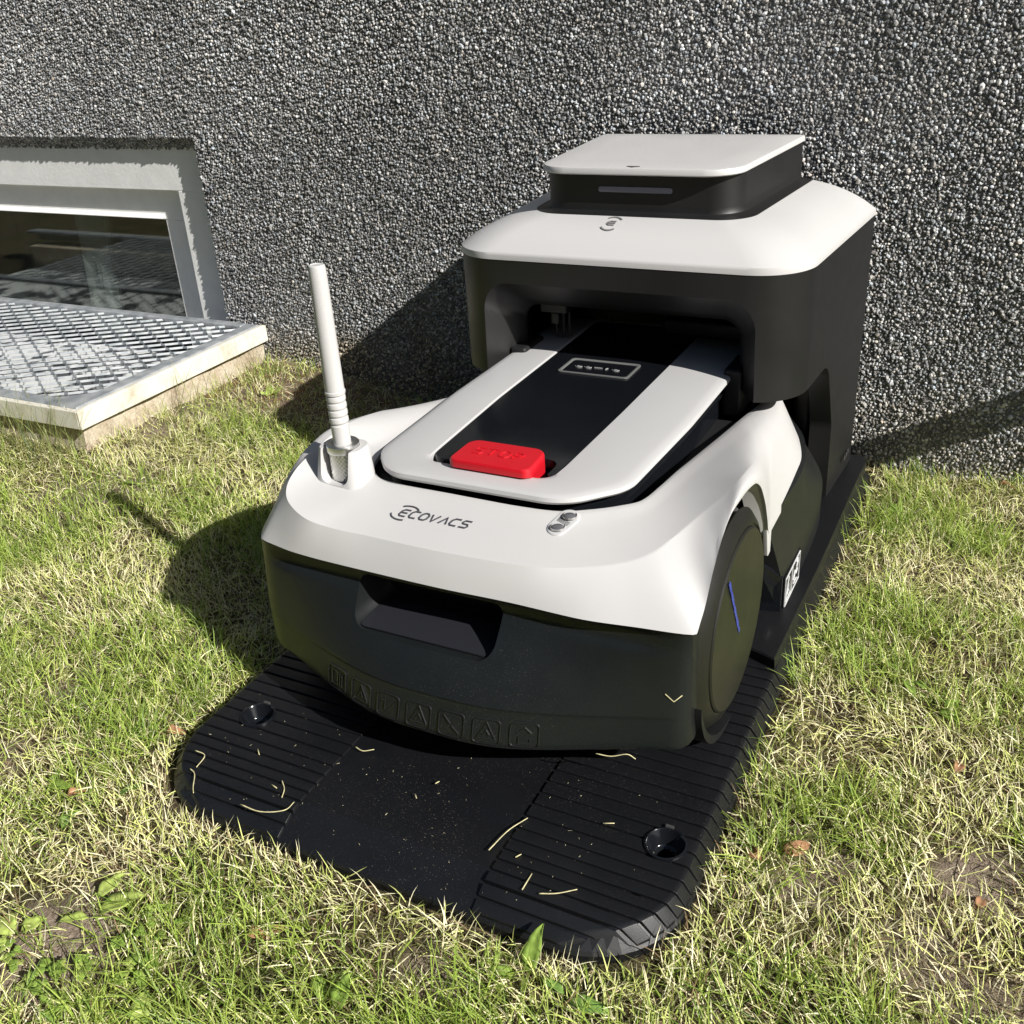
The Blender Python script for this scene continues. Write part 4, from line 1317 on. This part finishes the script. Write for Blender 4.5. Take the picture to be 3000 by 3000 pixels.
def leaf_material(name, trans=.35, attr=True, col=(.2, .3, .08), rough=.5):
    m = bpy.data.materials.new(name); m.use_nodes = True
    nt = m.node_tree
    b = nt.nodes['Principled BSDF']; b.inputs['Roughness'].default_value = rough; b.inputs['Specular IOR Level'].default_value = .35
    out = nt.nodes['Material Output']
    tr = nt.nodes.new('ShaderNodeBsdfTranslucent'); mx = nt.nodes.new('ShaderNodeMixShader'); mx.inputs[0].default_value = trans
    if attr:
        a = nt.nodes.new('ShaderNodeAttribute'); a.attribute_name = 'col'; src = a.outputs[0]
    else:
        tc = nt.nodes.new('ShaderNodeTexCoord'); n = nt.nodes.new('ShaderNodeTexNoise'); n.inputs['Scale'].default_value = 160; n.inputs['Detail'].default_value = 3
        nt.links.new(tc.outputs['Object'], n.inputs['Vector'])
        r = nt.nodes.new('ShaderNodeValToRGB')
        r.color_ramp.elements[0].position = .3; r.color_ramp.elements[1].position = .72
        r.color_ramp.elements[0].color = (*[v * .72 for v in col], 1); r.color_ramp.elements[1].color = (*[min(1, v * 1.25) for v in col], 1)
        nt.links.new(n.outputs[0], r.inputs[0]); src = r.outputs[0]
    nt.links.new(src, b.inputs['Base Color']); nt.links.new(src, tr.inputs['Color'])
    nt.links.new(b.outputs[0], mx.inputs[1]); nt.links.new(tr.outputs[0], mx.inputs[2]); nt.links.new(mx.outputs[0], out.inputs[0])
    return m

def sample(n, x0=-1.55, x1=.95, y0=-.55, y1=.95):
    x = RNG.uniform(x0, x1, n); y = RNG.uniform(y0, y1, n)
    return x, y

def greenness(x, y):
    g = .55 * vnoise(x * 9 + 7, y * 9 + 2, 1) + .30 * vnoise(x * 24, y * 24, 2) + .15 * vnoise(x * 60, y * 60, 3)
    # greener along the mat edge and by the light well
    g = g + .12 * np.exp(-((np.maximum(np.abs(x) - .26, 0)) / .03) ** 2) * (y > 0) * (y < .9)
    return g

def build_lawn():
    gm = leaf_material('grass_blade', .36)
    # thatch: pale dry strands, mostly lying
    x, y = sample(360000)
    g = greenness(x, y); b = bare(x, y)
    keep = ~blocked(x, y, .003) & (RNG.uniform(0, 1, len(x)) < (1.08 - .75 * g) * (1 - .8 * b))
    x, y, g = x[keep], y[keep], g[keep]
    n = len(x)
    root = np.stack([x, y, ground_z(x, y) + RNG.uniform(-.001, .007, n)], -1)
    # grain of the lawn: strands comb in patches
    yaw = vnoise(x * 9, y * 9, 11) * 9 + RNG.normal(0, 1.5, n)
    V = strands(root, yaw, RNG.uniform(.010, .028, n), RNG.uniform(.25, 1.5, n), RNG.uniform(-.1, 1.2, n), RNG.uniform(.0006, .0014, n), 3)
    t = RNG.uniform(0, 1, n)[:, None]
    col = (1 - t) * np.array([.76, .68, .38]) + t * np.array([.96, .91, .62])
    old = RNG.uniform(0, 1, n) < .16
    col[old] = np.array([.26, .18, .10]) * RNG.uniform(.7, 1.3, old.sum())[:, None]
    fresh = RNG.uniform(0, 1, n) < .36
    col[fresh] = np.array([.72, .76, .26]) * RNG.uniform(.8, 1.15, fresh.sum())[:, None]
    strand_mesh('dry_grass', V, 3, col, leaf_material('dry_blade', .22))
    # green blades in tufts
    tx, ty = sample(21000)
    g = greenness(tx, ty); b = bare(tx, ty)
    keep = ~blocked(tx, ty, .009) & (RNG.uniform(0, 1, len(tx)) < ss((g - .36) / .26) * (1 - .95 * b) + .06)
    tx, ty, g = tx[keep], ty[keep], g[keep]
    cnt = RNG.integers(4, 13, len(tx))
    idx = np.repeat(np.arange(len(tx)), cnt)
    n = len(idx)
    x = tx[idx] + RNG.normal(0, .006, n); y = ty[idx] + RNG.normal(0, .006, n)
    ok = ~blocked(x, y, .002)
    x, y, idx = x[ok], y[ok], idx[ok]; n = len(x)
    root = np.stack([x, y, ground_z(x, y) - .001], -1)
    yaw = np.arctan2(y - ty[idx], x - tx[idx]) + RNG.normal(0, .7, n)
    ln = RNG.uniform(.020, .050, n) * (.75 + .6 * g[idx])
    edge = np.maximum(np.abs(x) - .26, np.maximum(-y, 0))
    near_ = np.where((y < .10) & (np.abs(x) < .36), ss(edge / .060), 1.0)
    ln *= .30 + .70 * near_
    V = strands(root, yaw, ln, RNG.uniform(.15, 1.0, n), RNG.uniform(.1, 1.3, n), RNG.uniform(.0008, .0016, n), 4)
    t = RNG.uniform(0, 1, n)[:, None]; hue = RNG.uniform(0, 1, len(tx))[idx][:, None]
    col = (1 - t) * np.array([.09, .20, .025]) + t * np.array([.44, .60, .10])
    col = col * (1 - hue * .4) + np.array([.66, .68, .19]) * hue * .4
    strand_mesh('grass', V, 4, col, gm)
    # long fine stalks by the light well and along the wall foot
    n = 590
    x = np.concatenate([RNG.uniform(-1.35, -.84, 360), RNG.uniform(-.86, -.66, 150), RNG.uniform(.27, .75, 80)])
    y = np.concatenate([RNG.uniform(.43, .51, 360), RNG.uniform(.52, .93, 150), RNG.uniform(.88, .945, 80)])
    root = np.stack([x, y, ground_z(x, y)], -1)
    ln = np.concatenate([RNG.uniform(.05, .14, 360), RNG.uniform(.04, .11, 150), RNG.uniform(.03, .07, 80)])
    V = strands(root, RNG.uniform(0, 6.28, n), ln, RNG.uniform(.02, .45, n), RNG.uniform(.1, .9, n), RNG.uniform(.0008, .0014, n), 5)
    t = RNG.uniform(0, 1, n)[:, None]
    col = (1 - t) * np.array([.07, .13, .03]) + t * np.array([.40, .40, .14])
    strand_mesh('tall_grass', V, 5, col, gm)
    # fallen pine needles and straw near the wall foot
    x = RNG.uniform(-.86, -.25, 1500); y = RNG.uniform(.76, .945, 1500)
    k = ~blocked(x, y, 0); x, y = x[k], y[k]; n = len(x)
    root = np.stack([x, y, ground_z(x, y) + RNG.uniform(.001, .006, n)], -1)
    V = strands(root, RNG.uniform(0, 6.28, n), RNG.uniform(.02, .05, n), RNG.uniform(1.3, 1.6, n), RNG.uniform(-.1, .3, n), RNG.uniform(.0007, .0013, n), 3)
    col = np.array([.30, .16, .08]) * RNG.uniform(.5, 1.3, n)[:, None]
    strand_mesh('pine_needle_litter', V, 3, col, gm)
build_lawn()

# ------------------------------------------------------------------ single leaves and weeds
def leaf_mesh(length, width, curl=.3, fold=.25, nl=8, nw=4, tip=1.0):
    rows = []
    for i in range(nl + 1):
        s = i / nl
        w = width * .5 * (math.sin(math.pi * min(1, s ** .8 * .97 + .02)) ** .8) * (1 if s < .95 else .6)
        x = length * s; z = -curl * length * (s - .35) ** 2 + .0006 * math.sin(9 * s)
        row = []
        for j in range(nw + 1):
            v = -1 + 2 * j / nw
            row.append((x, w * v, z + fold * w * abs(v) ** 1.3 - (0.0004 if abs(v) < .1 else 0) + .0008 * math.sin(13 * s + 3 * v)))
        rows.append(row)
    return grid(rows)

LEAFS = {}
def leaf_obj(name, parent, loc, yaw, pitch, roll, length, width, material, **kw):
    V, F = leaf_mesh(length, width, **kw)
    R = Matrix.Rotation(yaw, 3, 'Z') @ Matrix.Rotation(-pitch, 3, 'Y') @ Matrix.Rotation(roll, 3, 'X')
    V = [tuple(Vector(loc) + R @ Vector(v)) for v in V]
    o = mesh_obj(name, V, F, material, parent, smooth=180, loc=None if parent is not None else loc)
    sm = o.modifiers.new('t', 'SOLIDIFY'); sm.thickness = .0003
    return o

LG = leaf_material('fresh_leaf', .3, False, (.30, .44, .08), .75)
LY = leaf_material('yellow_green_leaf', .3, False, (.46, .56, .14), .75)
LD = leaf_material('dark_leaf', .25, False, (.20, .34, .07), .75)
LB = leaf_material('brown_dead_leaf', .15, False, (.36, .19, .10), .85)
LS = leaf_material('straw_bit', .2, False, (.72, .66, .38), .6)

def gz(x, y): return float(ground_z(np.array([x]), np.array([y]))[0])

def weed(x, y, leaves, label, material, h=.016):
    leaves = [(a, b_, c, p * .8, l * .82, w * .80) for a, b_, c, p, l, w in leaves]
    h *= .45
    r = thing('weed', label, 'weed', (x, y, gz(x, y)), 'broad-leaved weeds in the lawn')
    for k, (dx, dy, yaw, pitch, ln, wd) in enumerate(leaves):
        px, py = x + dx, y + dy
        leaf_obj('leaf', r, (px, py, gz(px, py) + h), math.radians(yaw), math.radians(pitch), random.uniform(-.3, .3), ln, wd, material, curl=random.uniform(.2, 1.2))
    return r
weed(-.180, -.122, [(0, 0, 50, 12, .046, .026), (-.012, .012, 75, 18, .032, .017), (-.004, -.006, 215, 10, .03, .012)], 'yellow-green weed with one big oval leaf beside the bare soil patch', LY, .020)
weed(-.352, -.030, [(0, 0, 20, 10, .036, .022), (.004, .006, 110, 14, .022, .012)], 'small dock-like weed with a wide leaf on the dry grass left of the mat', LG, .016)
weed(-.272, -.012, [(0, 0, 65, 6, .040, .016)], 'flat long green leaf weed just left of the mat corner', LD, .017)
weed(-.292, -.062, [(0, 0, 100, 20, .030, .015)], 'dark narrow weed leaf standing in the grass below the mat corner', LD, .016)
weed(.368, .452, [(0, 0, -62, 10, .044, .014), (.010, -.004, -20, 12, .024, .010), (-.006, .010, 160, 14, .02, .009)], 'pointed bright green weed leaf on the lawn right of the mat', LG, .020)
weed(.408, .414, [(0, 0, -40, 15, .030, .015), (.004, .008, 40, 20, .022, .010)], 'two-leaved green weed in front of the pointed weed right of the mat', LG, .016)
weed(.310, .452, [(0, 0, 30, 18, .022, .016), (-.012, .014, 120, 20, .018, .012)], 'tiny round-leaved weed close to the mat edge beside the wheel', LY, .016)
weed(.306, .808, [(0, 0, 100, 35, .034, .014)], 'upright pale green leaf near the wall end of the mat', LG, .014)
weed(-.735, .806, [(0, 0, 130, 28, .034, .018), (.004, .004, 60, 40, .024, .012), (0, -.004, 200, 35, .022, .010)], 'pale green weed seedling on the brown soil by the concrete kerb', LY, .016)
weed(-.075, -.182, [(0, 0, 120, 40, .028, .020), (.006, -.006, 30, 30, .02, .014)], 'cupped yellow-green weed leaf at the bottom of the lawn', LY, .018)
weed(.052, -.112, [(0, 0, 80, 65, .034, .020), (-.014, .004, 140, 30, .026, .014)], 'curled upright weed leaf in front of the middle of the mat', LG, .012)
weed(.168, -.026, [(0, 0, 95, 62, .044, .018), (-.008, -.006, 190, 35, .024, .012)], 'tall torn green leaf leaning on the front edge of the mat', LG, .008)
weed(.205, -.036, [(0, 0, 5, 8, .040, .014), (-.004, .004, 170, 12, .026, .012)], 'flat green leaf weed in front of the right mat corner', LD, .017)
weed(-.812, .406, [(0, 0, 80, 8, .040, .018)], 'broad yellow-green leaf on bare ground below the concrete kerb', LY, .018)
weed(-.742, .452, [(0, 0, 25, 8, .050, .012)], 'long lying green leaf beside the dry twig below the kerb', LG, .020)
weed(-.232, -.165, [(0, 0, 160, 15, .03, .022), (.006, .004, 60, 18, .024, .016)], 'yellow-green wide leaf left of the bare soil patch', LY, .018)
# clover clusters of round leaflets
def clover(x, y, n, spread, label):
    r = thing('clover_patch', label, 'weed', (x, y, gz(x, y)), 'clover clumps near the bare soil patch')
    for k in range(n):
        a = random.uniform(0, 6.28); d = spread * math.sqrt(random.random())
        px, py = x + d * math.cos(a), y + d * math.sin(a)
        s = random.uniform(.0055, .0090); a0 = random.uniform(0, 360)
        hz = gz(px, py) + random.uniform(.008, .015)
        for j in range(3):
            leaf_obj('leaflet', r, (px, py, hz), math.radians(a0 + 120 * j), math.radians(random.uniform(-5, 25)), 0, s, s * .95, random.choice([LG, LG, LY]), curl=.6, nl=5, nw=2)
clover(-.128, -.150, 13, .030, 'bright clover clump on the right rim of the bare soil patch')
clover(-.168, -.185, 8, .022, 'clover clump at the lower rim of the bare soil patch')
clover(-.135, -.195, 7, .020, 'clover clump lowest in the corner of the lawn')
clover(-.125, -.108, 7, .018, 'small clover clump above the bare soil patch beside the big leaf')
clover(-.215, -.185, 6, .018, 'clover clump at the far left bottom corner of the lawn')
# dead leaves
def dead(x, y, yaw, ln, wd, label, roll=0.3):
    o = leaf_obj('dead_leaf', None, (x, y, gz(x, y) + .009), math.radians(yaw), math.radians(8), roll, ln * .8, wd * .75, LB, curl=1.5, fold=.6)
    tag(o, label, 'dead leaf', 'brown dead leaves on the lawn')
dead(-.298, .078, 20, .026, .013, 'brown dead leaf left of the mat near the screw cup')
dead(-.318, -.032, 60, .022, .011, 'narrow brown dead leaf left of the mat beside a green weed leaf')
dead(.312, .166, 30, .034, .016, 'largest folded brown dead leaf right of the mat corner', .8)
dead(.298, .150, 150, .026, .012, 'brown dead leaf tucked against the largest folded one', -.6)
dead(.432, .322, 80, .026, .013, 'rusty dead leaf on the lawn right of the mat')
dead(-.055, -.085, 10, .024, .012, 'brown dead leaf in the grass in front of the mat')
dead(-.035, -.078, 50, .018, .009, 'smallest brown dead leaf in front of the mat')
dead(.462, .170, 70, .020, .011, 'pale brown dead leaf near the right edge of the lawn')
dead(.420, .938, 5, .040, .010, 'thin reddish dead leaf lying along the foot of the wall', .2)
dead(-.70, .835, 70, .028, .013, 'rust-brown dead leaf on the soil between kerb and mower')

# bits of straw and grit on the mat
def straw(pts, label, r=.00062, z=None):
    P = []
    zt = MAT_TOP + .0026 if z is None else z
    for (x, y) in pts: P.append((x, y, zt))
    Q = []
    if len(P) > 2:
        t = list(range(len(P))); arr = catmull(t, np.array(P), np.linspace(0, len(P) - 1, 4 * len(P)))
        Q = [tuple(a) for a in arr]
    else: Q = P
    c = Vector(Q[len(Q) // 2])
    V, F = tube(Q, r, 5, r * .7)
    o = mesh_obj('straw', V, F, LS, None, smooth=180, loc=c)
    tag(o, label, 'straw', 'bits of straw on the mat')
STR = [([(-.214, .030), (-.205, .026), (-.194, .012), (-.188, .006)], 'kinked straw bit at the left front corner of the mat'),
       ([(-.228, .052), (-.214, .050), (-.210, .034)], 'bent straw bit nearest the left edge of the mat'),
       ([(-.138, -.0 + .012), (-.115, .012), (-.096, .022), (-.094, .034)], 'longest curved straw on the left front edge of the mat'),
       ([(-.122, .052), (-.113, .044), (-.108, .034)], 'curved straw bit among the left ribs of the mat'),
       ([(-.172, .078), (-.165, .072)], 'short straw bit on the middle of the left ribs'),
       ([(-.085, .118), (-.075, .116), (-.066, .122)], 'hooked straw bit just below the bumper'),
       ([(.094, .054), (.099, .080), (.108, .100)], 'long straight straw at the inner end of the right ribs'),
       ([(.152, .030), (.165, .036), (.178, .046)], 'thick straw bit on the front right ribs of the mat'),
       ([(.138, .028), (.138, .046)], 'thin straw bit left of the thick one on the right ribs'),
       ([(.118, .056), (.121, .061)], 'tiny straw crumb on the right ribs'),
       ([(.170, .120), (.179, .124)], 'small green-yellow straw left of the right screw cup'),
       ([(-.128, .044), (-.120, .042)], 'short straw crumb beside the curved straw on the left ribs'),
       ([(.012, .105), (.014, .109)], 'straw crumb in the middle of the mat'),
       ([(.002, .086), (.006, .082)], 'pale straw crumb lowest in the middle of the mat')]
for p, l in STR: straw(p, l)
def straw3(pts, label):
    arr = catmull(list(range(len(pts))), np.array(pts), np.linspace(0, len(pts) - 1, 4 * len(pts) - 3)) if len(pts) > 3 else pts
    c = Vector(arr[len(arr) // 2])
    V, F = tube([tuple(a) for a in arr], .0005, 5)
    o = mesh_obj('straw', V, F, LS, None, smooth=180, loc=c)
    tag(o, label, 'straw', 'bits of straw clinging to the mower')
straw3([(.2060, .1735, .1345), (.2130, .1755, .1270), (.2190, .1790, .1330)], 'pale V-shaped straw clinging to the black bumper beside the wheel')
straw3([(.150, .1545, .0670), (.163, .1580, .0655), (.176, .1620, .0690), (.183, .1645, .0640)], 'thin crooked straw clinging to the lower edge of the black bumper')
def build_clippings():
    n = 170
    x = RNG.uniform(-.24, .245, n); y = RNG.uniform(.01, .17, n)
    # more of them caught between the right ribs and along the front edge
    y = np.where(RNG.uniform(0, 1, n) < .5, .01 + (y - .01) ** 1.0 * .6, y)
    k = (np.abs(x) < .235) & ~((np.abs(x) > .17) & (y < .05))
    x, y = x[k], y[k]; n = len(x)
    z = np.where((x < -.091) | (x > .104), MAT_TOP + .0015, .0208)
    z = np.where(y < .03, np.minimum(z, .0085 + .0135 * y / .03 + np.where((x < -.091) | (x > .104), .003, .0)), z)
    V = strands(np.stack([x, y, z + .0002], -1), RNG.uniform(0, 6.28, n), np.exp(RNG.normal(-6.5, .45, n)), np.full(n, 1.5), np.full(n, .05), RNG.uniform(.0003, .0005, n), 2)
    col = np.array([.62, .56, .36]) * RNG.uniform(.5, 1.2, n)[:, None]
    strand_mesh('grass_clippings', V, 2, col, LSA)
LSA = leaf_material('clipping_bits', .1)
build_clippings()
